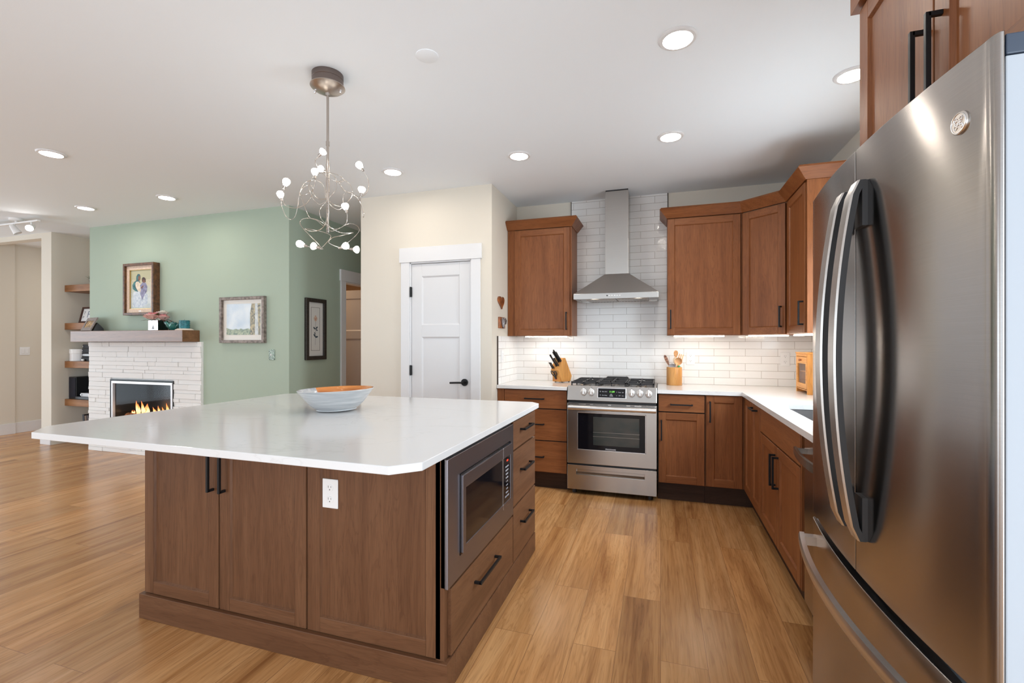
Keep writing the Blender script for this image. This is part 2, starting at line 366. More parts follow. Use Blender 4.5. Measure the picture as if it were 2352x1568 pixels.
def shaker(F, parent, a0, a1, z0, z1, mats, name='door', fw=.057, t=.02, rec=.010, handle=None, top_rail=True):
    b = B()
    F.slab(b, a0, a0+fw, -t, 0, z0, z1, 0); F.slab(b, a1-fw, a1, -t, 0, z0, z1, 0)
    F.slab(b, a0+fw, a1-fw, -t, 0, z0, z0+fw, 1); F.slab(b, a0+fw, a1-fw, -t, 0, z1-fw, z1, 1)
    F.slab(b, a0+fw, a1-fw, -t, -rec, z0+fw, z1-fw, 0)
    c = .006                                                            # sloped sticking round the panel
    i0, i1, j0, j1 = a0+fw, a1-fw, z0+fw, z1-fw
    for q in ([(i0, 0-.002, j0), (i1, -.002, j0), (i1-c, -rec, j0+c), (i0+c, -rec, j0+c)], [(i0, -.002, j1), (i0+c, -rec, j1-c), (i1-c, -rec, j1-c), (i1, -.002, j1)],
              [(i0, -.002, j0), (i0+c, -rec, j0+c), (i0+c, -rec, j1-c), (i0, -.002, j1)], [(i1, -.002, j0), (i1, -.002, j1), (i1-c, -rec, j1-c), (i1-c, -rec, j0+c)]):
        b.quad([F.p(*p) for p in q], 0)
    d = part(name, b, mats, parent, bevel=.0018)
    if handle: pull(F, d, *handle)
    return d
def slabfront(F, parent, a0, a1, z0, z1, mat, name='drawer', t=.02, handle=None):
    b = B(); F.slab(b, a0, a1, -t, 0, z0, z1)
    d = part(name, b, mat, parent, bevel=.0018)
    if handle: pull(F, d, *handle)
    return d
def pull(F, parent, kind, a, z, ln=.165, out=.034, w=.011):
    b = B()
    if kind == 'h':
        F.slab(b, a-ln/2, a+ln/2, out-w, out, z-w/2, z+w/2)
        for e in (-1, 1): F.slab(b, a+e*(ln/2-w/2)-w/2, a+e*(ln/2-w/2)+w/2, 0, out-w*.5, z-w/2, z+w/2)
    else:
        F.slab(b, a-w/2, a+w/2, out-w, out, z-ln/2, z+ln/2)
        for e in (-1, 1): F.slab(b, a-w/2, a+w/2, 0, out-w*.5, z+e*(ln/2-w/2)-w/2, z+e*(ln/2-w/2)+w/2)
    return part('handle', b, BLACK, parent, bevel=.001)
def sweep(b, path, prof, side=1, mi=0):
    """prof (out,z) swept along the open path (x,y), mitred; out is to the right of travel * side"""
    P = [Vector((p[0], p[1])) for p in path]; n = len(P); rings = []
    for i in range(n):
        nr = []
        for a, c in ((i-1, i), (i, i+1)):
            if a >= 0 and c < n:
                d = (P[c]-P[a]).normalized(); nr.append(Vector((d.y, -d.x))*side)
        if len(nr) == 2:
            m = (nr[0]+nr[1]).normalized(); m = m/max(.3, m.dot(nr[0]))
        else: m = nr[0]
        rings.append([b.v((P[i].x+m.x*o, P[i].y+m.y*o, z)) for o, z in prof])
    k = len(prof)
    for A, C in zip(rings, rings[1:]):
        for j in range(k): b.f([A[j], A[(j+1) % k], C[(j+1) % k], C[j]], mi)
    b.f(list(reversed(rings[0])), mi); b.f(rings[-1], mi)
def crprof(z0, z1, out=.062): return [(-.018, z0), (.004, z0), (out, z1-.016), (out-.012, z1), (-.018, z1)]
def catmull(pts, n=6):
    P = [Vector(p) for p in pts]; P = [P[0]*2-P[1]]+P+[P[-1]*2-P[-2]]; out = []
    for i in range(1, len(P)-2):
        for k in range(n):
            t = k/n; a, c, d, e = P[i-1], P[i], P[i+1], P[i+2]
            out.append(.5*((2*c)+(d-a)*t+(2*a-5*c+4*d-e)*t*t+(3*c-a-3*d+e)*t**3))
    out.append(P[-2]); return out

# ------------------------------------------------------------------ the setting
CE = 2.70
YB, XR, YG, YP, XH, XP = 4.59, 1.25, 3.81, 3.84, -3.614, -1.42
struct('floor', B().box(-9.7, 1.45, -3.7, 7.2, -.08, 0), FLOORM)
struct('ceiling', B().box(-9.7, 1.45, -3.7, 7.2, CE, CE+.1), WHITEC)
struct('wall_back', B().box(XP-.11, XR+.1, YB, YB+.11, 0, CE), CREAM)
b = B(); b.box(XR, XR+.1, -3.6, -3.3, 0, CE); b.box(XR, XR+.1, .45, 2.5, 0, CE); b.box(XR, XR+.1, 3.4, YB, 0, CE)
b.box(XR, XR+.1, -3.3, .45, 2.22, CE); b.box(XR, XR+.1, 2.5, 3.4, 0, 1.10); b.box(XR, XR+.1, 2.5, 3.4, 2.14, CE)
struct('wall_right', b, CREAM)
b = B(); d0, d1, dt = -2.235, -1.612, 2.045
b.box(-2.775, d0, YP, YP+.11, 0, CE); b.box(d1, XP, YP, YP+.11, 0, CE); b.box(d0, d1, YP, YP+.11, dt, CE)
b.box(XP-.11, XP, YP+.11, YB, 0, CE); b.box(-2.775, -2.665, YP+.11, 6.6, 0, CE)
struct('wall_pantry', b, CREAM)
b = B(); b.box(-6.637, -6.190, YG, YG+.11, 0, CE); b.box(-5.200, XH, YG, YG+.11, 0, CE); b.box(-6.190, -5.200, YG, YG+.11, 0, .352); b.box(-6.190, -5.200, YG, YG+.11, .85, CE); b.box(XH-.11, XH, YG+.11, 4.69, 0, CE); b.box(XH-.11, XH, 5.47, 6.6, 0, CE); b.box(XH-.11, XH, 4.69, 5.47, 2.045, CE)
b.box(-6.637, -6.527, YG+.11, 4.30, 0, CE)
struct('wall_green', b, GREEN)
b = B(); b.box(-7.557, -7.36, YG, 4.40, 0, CE); b.box(-7.36, -6.637, 4.30, 4.40, 0, CE); b.box(-9.6, -7.557, YG, YG+.11, 2.635, CE)
struct('wall_niche', b, CREAM)
b = B(); b.box(-8.92, -8.8, 4.13, 6.6, 0, CE); b.box(-8.92, -8.775, YG+.11, 4.13, 0, CE); b.box(-8.92, -7.0, 6.6, 6.7, 0, CE)
struct('wall_hall', b, CREAM)
b = B(); b.box(-5.6, -2.6, 6.6, 6.7, 0, CE); b.box(-5.6, -5.5, 4.40, 6.6, 0, CE); b.box(-5.5, XH-.11, 4.30, 4.40, 0, CE)
struct('wall_bedroom', b, paint('tan_wall_paint', (.55, .40, .27, 1)))
b = B(); b.box(-9.7, -9.6, -3.6, -2.3, 0, CE); b.box(-9.7, -9.6, 2.7, YG+.11, 0, CE); b.box(-9.7, -9.6, -2.3, 2.7, 0, .15); b.box(-9.7, -9.6, -2.3, 2.7, 2.45, CE)
struct('wall_left', b, CREAM)
b = B(); b.box(-9.6, -6.7, -3.6, -3.5, 0, CE); b.box(-6.7, 1.1, -3.6, -3.5, 0, .15); b.box(-6.7, 1.1, -3.6, -3.5, 2.47, CE); b.box(1.1, XR, -3.6, -3.5, 0, CE)
struct('wall_rear', b, CREAM)
def window(name, F, w, z0, z1, nm):
    b = B()
    for a in [i*w/nm for i in range(nm+1)]: F.slab(b, a-.035, a+.035, -.06, .02, z0, z1)
    F.slab(b, 0, w, -.06, .02, z0-.035, z0+.035); F.slab(b, 0, w, -.06, .02, z1-.035, z1+.035)
    struct(name, b, TRIMW)
window('window_1', Face((-6.7, -3.5), (1, 0), (0, 1)), 7.8, .15, 2.47, 5)
window('window_2', Face((-9.6, -2.3), (0, 1), (1, 0)), 5.0, .15, 2.45, 3)
window('window_3', Face((XR, -3.3), (0, 1), (-1, 0)), 3.75, .02, 2.22, 2)
window('window_4', Face((XR, 2.5), (0, 1), (-1, 0)), .9, 1.10, 2.14, 1)
# baseboards
def skirting(name, x0, x1, y0, y1, h=.14): struct(name, B().box(x0, x1, y0, y1, 0, h), TRIMW, bevel=.003)
skirting('baseboard_hall', -8.8, -8.785, 4.13, 6.6, .15); skirting('baseboard_hall_near', -8.775, -8.76, YG+.11, 4.13, .15)
skirting('baseboard_green', -4.76, XH+.015, YG-.015, YG); skirting('baseboard_niche', -7.557, -7.36, YG-.015, YG)
skirting('baseboard_pantry_left', -2.775, -2.345, YP-.015, YP); skirting('baseboard_pantry_right', -1.52, XP, YP-.015, YP)
# door casings (flat craftsman trim with a taller head)
def casing(name, F, a0, a1, ztop, w=.088, hw=.135):
    b = B()
    F.slab(b, a0-w, a0, 0, .018, 0, ztop); F.slab(b, a1, a1+w, 0, .018, 0, ztop); F.slab(b, a0-w-.014, a1+w+.014, 0, .026, ztop, ztop+hw)
    F.slab(b, a0, a0+.012, -.11, .004, 0, ztop); F.slab(b, a1-.012, a1, -.11, .004, 0, ztop); F.slab(b, a0, a1, -.11, .004, ztop-.012, ztop)
    struct(name, b, TRIMW, bevel=.002)
FP = Face((d0, YP), (1, 0), (0, -1)); casing('trim_1', FP, 0, d1-d0, dt)
FHALL = Face((XH, 4.69), (0, 1), (1, 0)); casing('trim_2', FHALL, 0, .78, 2.03)
def panel_door(name, F, a0, a1, z0, z1, mat, rails):
    b = B(); t = .035; st = .105
    F.slab(b, a0, a0+st, -t, 0, z0, z1); F.slab(b, a1-st, a1, -t, 0, z0, z1)
    zs = [z0]+rails+[z1]
    edges = []
    F.slab(b, a0+st, a1-st, -t+.004, -.010, z0, z1)
    for lo, hi in [(z0, z0+.2)]+[(r-.055, r+.055) for r in rails]+[(z1-.115, z1)]: F.slab(b, a0+st, a1-st, -t, 0, lo, hi); edges.append((lo, hi))
    c = .014
    for (l0, h0), (l1, h1) in zip(edges, edges[1:]):
        i0, i1, j0, j1 = a0+st, a1-st, h0, l1
        for q in ([(i0, 0, j0), (i1, 0, j0), (i1-c, -.0105, j0+c), (i0+c, -.0105, j0+c)], [(i0, 0, j1), (i0+c, -.0105, j1-c), (i1-c, -.0105, j1-c), (i1, 0, j1)],
                  [(i0, 0, j0), (i0+c, -.0105, j0+c), (i0+c, -.0105, j1-c), (i0, 0, j1)], [(i1, 0, j0), (i1, 0, j1), (i1-c, -.0105, j1-c), (i1-c, -.0105, j0+c)]):
            b.quad([F.p(x, y-.0005, z) for x, y, z in q])
    return struct(name, b, mat, bevel=.0015)
FD = Face((d0, YP+.004), (1, 0), (0, -1))
pd = panel_door('door_1', FD, .015, d1-d0-.015, .012, dt-.017, DOORW, [.93-.52, .905+.5])
b = B()
for z in (1.77, 1.04, .22): FP.slab(b, .004, .022, .0, .010, z-.045, z+.045); b.cyl(FP.p(.013, .012, z-.047), FP.p(.013, .012, z+.047), .007, n=12)
struct('hinge', b, BLACK, pd)
b = B(); b.cyl(FP.p(.555, -.006, .94), FP.p(.555, .008, .94), .032, n=28); b.cyl(FP.p(.555, 0, .94), FP.p(.555, .05, .94), .010, n=16)
b.tube([FP.p(.56, .048, .94), FP.p(.52, .05, .94), FP.p(.47, .05, .938), FP.p(.432, .048, .936)], .0085, 12)
struct('door_handle', b, BLACK, pd, smooth=True)
# open door seen through the hall doorway
FO = Face((-4.45, 5.445), (1, 0), (0, -1)); panel_door('door_2', FO, 0, .72, .012, 2.02, DOORW, [.93-.52, .905+.5])
area('hall_fill', (-8.1, 5.2, 2.66), (0, 0, 0), .25, .25, 9, (1, .92, .78))  # unseen light added to brighten the far left hall wall
area('bedroom_lamp', (-4.7, 5.0, 2.6), (0, 0, 0), .3, .3, 9, (1, .66, .40))
# tiled splashback and its edge trims
b = B(); b.box(XP, -.847, YB-.008, YB, .914, 1.42); b.box(-.847, .061, YB-.008, YB, .80, CE); b.box(.061, XR, YB-.008, YB, .914, 1.42)
struct('wall_back_tile', b, TILE)
b = B(); b.box(XP, XP+.008, 3.985, YB-.008, .914, 1.358); struct('wall_return_tile', b, TILE_Y)
BRZ = plain('dark_bronze_edge_trim', (.05, .035, .028, 1), .4, .6)
b = B(); b.box(-.853, -.847, YB-.011, YB, 1.38, CE); b.box(.061, .067, YB-.011, YB, 1.38, CE); b.box(XP, XP+.011, 3.977, 3.985, .914, 1.358)
struct('trim_3', b, BRZ)

# ------------------------------------------------------------------ ceiling fixtures
LENS = emis('lit_led_lens', (1, .91, .80, 1), 100)
g = thing('ceiling_light', 'round recessed ceiling light in front of the refrigerator, largest of them all', 'ceiling light', (.075, 2.265, CE), 0, 'recessed ceiling lights')
b = B(); b.lathe([(.064, -.004), (.066, -.010), (.080, -.009), (.086, -.003), (.086, .002), (.064, .002)], (.075, 2.265, CE), n=40); part('trim_ring', b, TRIMW, g, smooth=True)
b = B(); b.lathe([(0, -.006), (.064, -.006), (.064, -.002), (0, -.002)], (.075, 2.265, CE), n=40); part('lens', b, LENS, g)
for x, y, lb in ((.955, 2.85, 'round recessed ceiling light partly hidden by the cabinet above the refrigerator'),
                 (.065, 3.327, 'round recessed ceiling light above the floor before the stove, right of the range hood'),
                 (-1.01, 3.322, 'round recessed ceiling light above the gap between island and left drawer cabinet'),
                 (-2.092, 3.319, 'round recessed ceiling light just right of the wire chandelier, before the pantry door'),
                 (-4.298, 2.225, 'round recessed ceiling light far left, nearest of the three over the living area'),
                 (-4.541, 3.241, 'round recessed ceiling light before the green wall, nearest its middle'),
                 (-5.696, 3.235, 'round recessed ceiling light before the green wall, above the fireplace end')):
    c = copy_tree(g); c.location = (x, y, CE); c['label'] = lb
b = B(); b.lathe([(0, -.004), (.050, -.004), (.055, -.002), (.056, .0), (0, .0)], (-1.087, 2.03, CE), n=36)
single('ceiling_plate', b, WHITEC, 'flat round white blank plate on the ceiling between chandelier and nearest light', 'ceiling plate', smooth=True)
b = B(); b.lathe([(0, -.03), (.04, -.03), (.055, -.02), (.06, 0), (0, 0)], (-3.16, 4.52, CE), n=28)
single('smoke_detector', b, WHTPL, 'small round smoke detector on the hall ceiling beyond the pantry wall', 'smoke detector', smooth=True)
# track light at far left
t = thing('track_light', 'white track light with three swivel spots on the ceiling at far left', 'track light', (-7.1, 3.30, CE))
b = B(); b.cyl((-6.95, 3.28, CE-.025), (-6.95, 3.28, CE), .06, n=28); part('canopy', b, WHTPL, t, smooth=True)
b = B(); b.box(-7.55, -6.55, 3.265, 3.295, CE-.062, CE-.045); b.cyl((-6.95, 3.28, CE-.05), (-6.95, 3.28, CE-.02), .012, n=12); part('rail', b, WHTPL, t, bevel=.002)
SPOTL = emis('lit_spot_lens', (1, .97, .93, 1), 110)
for i, (x, dx, dy, dz) in enumerate(((-7.37, -.35, -.2, -.9), (-6.98, .35, .35, -.85), (-6.68, .62, -.62, -.42))):
    q = Vector((x, 3.28, CE-.115)); d = Vector((dx, dy, dz)).normalized()
    b = B(); b.cyl((x, 3.28, CE-.06), q, .007, n=10); b.lathe([(.0, -.05), (.022, -.05), (.026, -.03), (.038, .055), (.034, .055), (.026, .0), (0, 0)], q, d, n=24)
    sp = part('spot_head', b, WHTPL, t, smooth=True)
    if i == 2: b = B(); b.lathe([(0, .048), (.033, .048), (.033, .044), (0, .044)], q, d, n=24); part('lens', b, SPOTL, sp)

# ------------------------------------------------------------------ chandelier over the island
CX0, CY0 = -1.66, 2.015
ch = thing('chandelier', 'wire chandelier with looping metal arms and small frosted bulbs over the island', 'chandelier', (CX0, CY0, CE))
cz = lambda y: CAMH+(786-y)*2.43/1064
fw = Vector((-math.sin(YAW), math.cos(YAW), 0)); rt = Vector((math.cos(YAW), math.sin(YAW), 0))
def cw(px, py, dp=0.0):                                                  # zoomed-picture units to the chandelier's own place
    k = (2.43+dp)/1064; x = 620+px/5.6; y = 320+py/5.6
    return fw*(2.43+dp)+rt*((x-1176)*k)+Vector((0, 0, CAMH+(786-y)*k))
b = B(); b.lathe([(0, 0), (.078, 0), (.078, -.026), (.076, -.028), (.078, -.030), (.078, -.062), (.0, -.062)], (CX0, CY0, CE), n=40); part('canopy', b, DKNIC, ch, smooth=True)
b = B(); b.lathe([(0, -.062), (.086, -.062), (.087, -.066), (.070, -.080), (.040, -.092), (.012, -.097), (.010, -.110), (0, -.110)], (CX0, CY0, CE), n=40); part('canopy_dish', b, SATIN, ch, smooth=True)
for sx in (-1, 1):
    p = Vector((CX0, CY0, CE-.076))+rt*(.066*sx)
    b = B(); b.cyl(p, p-Vector((0, 0, .012)), .006, n=12); b.ball(p-Vector((0, 0, .014)), .006, n=10); part('canopy_screw', b, CHROME, ch, smooth=True)
rp = lambda y: (CX0, CY0, cz(y))
b = B(); b.cyl(rp(215), rp(384), .0065, n=16); b.cyl(rp(326), rp(336), .009, n=16); b.cyl(rp(378), rp(442), .0088, n=16); b.cyl(rp(442), rp(462), .006, n=12); part('rod', b, SATIN, ch, smooth=True)
b = B()
for k in range(7):
    a = 2*PI*k/7; b.tube([Vector(rp(456+i*6.5))+Vector((math.cos(a+i*.5), math.sin(a+i*.5), 0))*.005*(1-.25*math.sin(i)) for i in range(13)], .0013, 6)
part('wire_bundle', b, SATIN, ch, smooth=True)
BULB = emis('lit_frosted_bulb', (1, .93, .82, 1), 16)
WIRE = plain('wire_metal', (.60, .55, .50, 1), .28, 1)
arms = [((668, 172), (635, 205), -.10, [(620, 225), (588, 260), (590, 310), (640, 400), (735, 485), (840, 535), (920, 545), (945, 520), (900, 470), (800, 435), (700, 428), (600, 450), (530, 520), (500, 600), (520, 680), (560, 770), (640, 835), (735, 790)]),
 ((665, 385), (712, 412), .12, [(720, 425), (800, 450), (850, 510), (860, 580), (840, 660), (770, 740), (740, 785)]),
 ((578, 420), (580, 490), .08, [(580, 515), (575, 570), (550, 650), (500, 690), (420, 720), (385, 680), (430, 620), (500, 590), (550, 620), (555, 690), (620, 760), (735, 765)]),
 ((210, 550), (182, 622), -.06, [(175, 660), (165, 770), (200, 850), (290, 880), (370, 875), (460, 830), (530, 740), (552, 650), (540, 600), (490, 590), (420, 630), (385, 700), (420, 800), (480, 950), (520, 1010), (600, 1040), (700, 1110), (738, 1000)]),
 ((135, 710), (147, 780), .10, [(150, 850), (200, 980), (265, 1030), (325, 990), (360, 850), (380, 700), (440, 570), (540, 525), (640, 545), (700, 620), (715, 760)]),
 ((1152, 335), (1195, 395), .05, [(1225, 440), (1265, 520), (1270, 600), (1240, 690), (1180, 730), (1100, 725), (1020, 680), (960, 700), (940, 780), (950, 850), (900, 862), (820, 840), (780, 810), (745, 790)]),
 ((1180, 660), (1175, 715), -.12, [(1165, 760), (1180, 880), (1200, 1000), (1210, 960), (1190, 880), (1130, 760), (1060, 710), (960, 660), (900, 580), (895, 540), (950, 520), (1030, 580), (1060, 660), (1050, 740), (980, 820), (900, 900), (820, 880), (750, 810)]),
 ((970, 870), (985, 930), -.05, [(995, 990), (980, 1080), (900, 1140), (820, 1150), (740, 1100), (660, 1020), (640, 920), (680, 850), (735, 800)]),
 ((388, 1345), (465, 1370), .06, [(500, 1380), (590, 1400), (680, 1412), (670, 1390), (700, 1360), (770, 1280), (775, 1230), (680, 1190), (540, 1160), (450, 1145), (520, 1180), (620, 1170), (700, 1110), (735, 1000)]),
 ((580, 1378), (626, 1392), -.11, [(660, 1400), (620, 1340), (540, 1260), (450, 1170), (390, 1090), (400, 1040), (460, 1015), (560, 1020), (660, 1060), (740, 1110), (750, 1000)]),
 ((968, 1372), (905, 1395), .03, [(880, 1400), (960, 1345), (1010, 1320), (1110, 1230), (1150, 1160), (1100, 1100), (1010, 1085), (900, 1140), (790, 1180), (745, 1120), (740, 1000)]),
 ((1095, 1415), (1050, 1412), -.08, [(1010, 1410), (900, 1392), (760, 1330), (800, 1268), (900, 1240), (1070, 1200), (960, 1205), (860, 1180), (760, 1110), (735, 950)])]
for (bx, by), (sx, sy), dp, pts in arms:
    n = len(pts); P = [cw(x, y, dp*math.cos(PI*i/(2*(n-1)))+.05*math.sin(i*1.7+dp*30)*math.sin(PI*i/(n-1))) for i, (x, y) in enumerate(pts)]
    S0, S1 = cw(sx, sy, dp), cw(bx, by, dp); d = (S1-S0).normalized()
    b = B(); b.tube(catmull([S0]+P, 7), .0015, 6); w = part('arm_wire', b, WIRE, ch, smooth=True)
    b = B(); b.cyl(S0-d*.006, S0+d*.014, .0062, .0072, n=14); part('socket', b, SATIN, w, smooth=True)
    ln = (S1-S0).length; k = ln+.021
    b = B(); 
    bp = [(0, .010), (.0085, .011)]
    for q in range(13):
        u = q/12; hh = .012+(k-.012)*u; bp.append((max(0, .0185*math.sqrt(max(0, 1-((u-.60)/(.40 if u > .6 else 1.0))**2))*(1 if u > .6 else (.62+.38*math.sin(PI/2*u/.6))/1)), hh))
    b.lathe(bp, S0, d, n=24); part('bulb', b, BULB, w, smooth=True)

# ------------------------------------------------------------------ island
ZT = .914
b = B(); b.prism([(-2.577, 1.265), (-.806, 1.255), (-.730, 1.332), (-.734, 2.842), (-.79, 2.90), (-2.60, 2.875), (-2.69, 2.79), (-2.70, 1.378)], .886, ZT)
ic = single('island_countertop', b, QUARTZ, 'large white quartz countertop with clipped corners on the island', 'countertop', bevel=.0025)
FI = Face((-2.332, 1.56), (1, 0), (0, -1))
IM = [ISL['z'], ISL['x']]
t = thing('island_cabinet', 'brown two-door island cabinet facing the camera at its left end', 'cabinet', (-1.86, 1.9, 0), 0, 'island cabinets')
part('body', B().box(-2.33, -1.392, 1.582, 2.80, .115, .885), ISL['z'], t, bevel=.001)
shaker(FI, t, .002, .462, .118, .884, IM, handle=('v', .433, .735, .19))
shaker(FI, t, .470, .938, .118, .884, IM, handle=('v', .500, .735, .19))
t = thing('island_cabinet', 'brown island cabinet with plain framed end panel, holding the microwave and a drawer', 'cabinet', (-1.08, 1.95, 0), 0, 'island cabinets')
b = B(); b.box(-1.390, -.776, 1.582, 1.60, .115, .885); b.box(-1.390, -1.372, 1.60, 2.356, .115, .885); b.box(-1.372, -.776, 2.338, 2.356, .115, .885)
b.box(-1.372, -.776, 1.60, 2.338, .115, .135); b.box(-1.372, -.776, 1.60, 2.338, .378, .392); b.box(-.800, -.764, 1.56, 1.60, .115, .885)
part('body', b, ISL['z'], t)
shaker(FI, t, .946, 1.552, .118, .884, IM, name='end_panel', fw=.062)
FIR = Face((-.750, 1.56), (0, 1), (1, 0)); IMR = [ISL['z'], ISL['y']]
part('drawer_gap_shade', B().box(-.80, -.775, 1.60, 2.35, .12, .378), DARKIN, t)  # dark sheet painting the shade around the drawer
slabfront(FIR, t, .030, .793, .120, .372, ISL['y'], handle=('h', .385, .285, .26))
t = thing('island_cabinet', 'brown three-drawer island cabinet at its far right corner', 'cabinet', (-1.08, 2.58, 0), 0, 'island cabinets')
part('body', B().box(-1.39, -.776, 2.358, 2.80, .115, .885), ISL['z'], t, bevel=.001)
part('drawer_gap_shade', B().box(-.776, -.771, 2.36, 2.80, .12, .885), DARKIN, t)
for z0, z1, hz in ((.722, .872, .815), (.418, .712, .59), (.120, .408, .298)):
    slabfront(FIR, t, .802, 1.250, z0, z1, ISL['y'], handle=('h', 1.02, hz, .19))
b = B(); b.box(-2.347, -.747, 1.545, 1.62, 0, .115); b.box(-2.347, -2.29, 1.62, 2.80, 0, .115); b.box(-.80, -.747, 1.62, 2.805, 0, .115); b.box(-2.29, -.80, 2.75, 2.80, 0, .115)
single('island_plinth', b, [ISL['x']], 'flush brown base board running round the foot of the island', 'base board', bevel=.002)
# island outlet
OUTS = []
def outlet(F, a, z, label, mat=WHTPL, group='white wall outlets'):
    c = F.p(a, 0, z); t = thing('electrical_outlet', label, 'outlet', c, 0, group)
    b = B(); F.slab(b, a-.0375, a+.0375, 0, .006, z-.059, z+.059); part('plate', b, mat, t, bevel=.003)
    for dz in (-.024, .024):
        b = B(); b.extr([F.p(a+.0165*math.cos(q), .0055, z+dz+.0145*math.sin(q)) for q in [2*PI*i/20 for i in range(20)]], F.N*.0025); r_ = part('receptacle', b, mat, t, bevel=.0008)
        b = B(); F.slab(b, a-.0075, a-.0055, .006, .0083, z+dz+.000, z+dz+.009); F.slab(b, a+.0055, a+.0075, .006, .0083, z+dz+.001, z+dz+.008); b.cyl(F.p(a, .006, z+dz-.007), F.p(a, .0083, z+dz-.007), .0026, n=10)
        part('slots', b, SLOT, r_)
outlet(Face((-2.332, 1.57), (1, 0), (0, -1)), 1.054, .686, 'white double outlet on the framed end panel of the island')
FB = Face((0, YB-.008), (1, 0), (0, -1))
outlet(FB, .262, 1.152, 'white double outlet on the tiled wall right of the utensil crock')
outlet(FB, 1.035, 1.152, 'white double outlet on the tiled wall left of the bread box')
# microwave
t = thing('microwave', 'dark stainless built-in microwave with trim kit in the island side', 'microwave', (-.95, 1.95, .395))
part('body', B().box(-1.3, -.778, 1.64, 2.30, .40, .85), BLKPL, t)
FM = Face((-.748, 1.556), (0, 1), (1, 0))
b = B(); w = .797
ringslab(FM, b, (0, w, .384, .866), (.108, w-.052, .466, .785), -.012, 0)
part('trim_frame', b, MWST, t, bevel=.002)
b = B(); FM.slab(b, .004, w-.004, -.030, -.012, .386, .872); part('trim_back', b, BLKPL, t)
b = B(); FM.slab(b, .108, w-.052, -.010, .002, .466, .785); part('door_gap_backing', b, BLKGL, t)
b = B(); ringslab(FM, b, (.114, w-.058, .474, .778), (.142, w-.082, .500, .724), -.006, .012)
d = part('door_frame', b, MWST, t, bevel=.002)
b = B(); FM.slab(b, .142, .60, -.006, .0095, .500, .724); part('window', b, BLKGL, t)
b = B(); FM.slab(b, .602, w-.082, -.006, .0098, .500, .724); cp = part('control_panel', b, BLKGL, t)
b = B(); FM.slab(b, .600, .6015, .008, .0125, .474, .778); part('door_seam', b, CHROME, t)
GLYPH = plain('pale_printed_glyph', (.62, .62, .66, 1), .5); REDL = emis('red_led', (1, .06, .02, 1), .8)
M0 = lambda a, z: FACE_XP(-.748+.0101, 1.556+a, z)
text('clock_digits', '10:55', .013, M0(.668, .704), REDL, cp)
for i, row in enumerate(('POPCORN', 'DEFROST', 'REHEAT', 'POWER', '1  2  3', '4  5  6', '7  8  9', 'TIMER  0', 'STOP  START')):
    text('lettering', row, .0105, M0(.662, .675-i*.0185), GLYPH, cp)

# ------------------------------------------------------------------ perimeter base cabinets
CM = [CAB['z'], CAB['x']]; CMY = [CAB['z'], CAB['y']]
FBK = Face((0, 3.98), (1, 0), (0, -1))
t = thing('base_cabinet', 'brown three-drawer base cabinet left of the range', 'cabinet', (-1.1, 4.3, 0), 0, 'base cabinets')
b = B(); b.box(XP+.003, -.772, 4.0, YB-.02, .15, .882); part('body', b, CAB['z'], t)
part('filler', B().box(XP+.003, -1.353, 3.985, 4.0, .15, .882), CAB['z'], t)
part('drawer_gap_shade', B().box(-1.35, -.772, 3.992, 4.0, .155, .882), DARKIN, t)  # dark sheet behind the fronts, shade put in as colour
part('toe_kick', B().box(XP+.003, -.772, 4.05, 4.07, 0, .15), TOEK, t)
for z0, z1, hz in ((.717, .876, .802), (.437, .708, .578), (.158, .428, .292)):
    slabfront(FBK, t, -1.348, -.778, z0, z1, CAB['x'], handle=('h', -1.066, hz, .178))
t = thing('base_cabinet', 'brown base cabinet with one drawer over one door, right of the range', 'cabinet', (.16, 4.3, 0), 0, 'base cabinets')
part('body', B().box(-.022, .338, 4.0, YB-.02, .15, .882), CAB['z'], t)
part('drawer_gap_shade', B().box(-.022, .338, 3.992, 4.0, .155, .882), DARKIN, t)
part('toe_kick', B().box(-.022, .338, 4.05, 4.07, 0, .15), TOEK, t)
slabfront(FBK, t, -.016, .333, .737, .876, CAB['x'], handle=('h', .160, .797, .17))
shaker(FBK, t, -.016, .333, .156, .728, CM, handle=('v', .006, .585, .165))
t = thing('base_cabinet', 'brown corner base cabinet with tall door where the two counters meet', 'cabinet', (.62, 4.3, 0), 0, 'base cabinets')
b = B(); b.prism([(.340, 4.0), (.64, 4.0), (.64, 3.69), (XR-.02, 3.69), (XR-.02, YB-.02), (.340, YB-.02)], .15, .882); part('body', b, CAB['z'], t)
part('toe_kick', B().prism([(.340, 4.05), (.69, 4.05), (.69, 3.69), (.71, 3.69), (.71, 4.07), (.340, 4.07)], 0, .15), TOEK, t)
shaker(FBK, t, .346, .606, .156, .878, CM, handle=('v', .372, .75, .165))
FRT = Face((.62, 0), (0, 1), (-1, 0))
shaker(FRT, t, 3.692, 3.978, .150, .878, CMY)
t = thing('base_cabinet', 'narrow brown pull-out base cabinet with horizontal pull between corner and sink', 'cabinet', (.93, 3.53, 0), 0, 'base cabinets')
part('body', B().box(.64, XR-.02, 3.385, 3.688, .15, .882), CAB['z'], t)
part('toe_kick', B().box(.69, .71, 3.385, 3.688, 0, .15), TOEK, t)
shaker(FRT, t, 3.392, 3.686, .150, .878, CMY, handle=('h', 3.555, .838, .165))
t = thing('base_cabinet', 'brown sink base cabinet with false drawer front over two doors', 'cabinet', (.93, 2.92, 0), 0, 'base cabinets')
b = B(); b.box(.64, XR-.02, 2.468, 3.382, .15, .66); b.box(.64, .66, 2.468, 3.382, .66, .882); b.box(.64, XR-.02, 2.468, 2.486, .66, .882); b.box(.64, XR-.02, 3.364, 3.382, .66, .882); part('body', b, CAB['z'], t)
part('door_gap_backing', B().box(.634, .64, 2.47, 3.38, .155, .88), DARKIN, t)  # near-black sheet stands in for shade between the doors
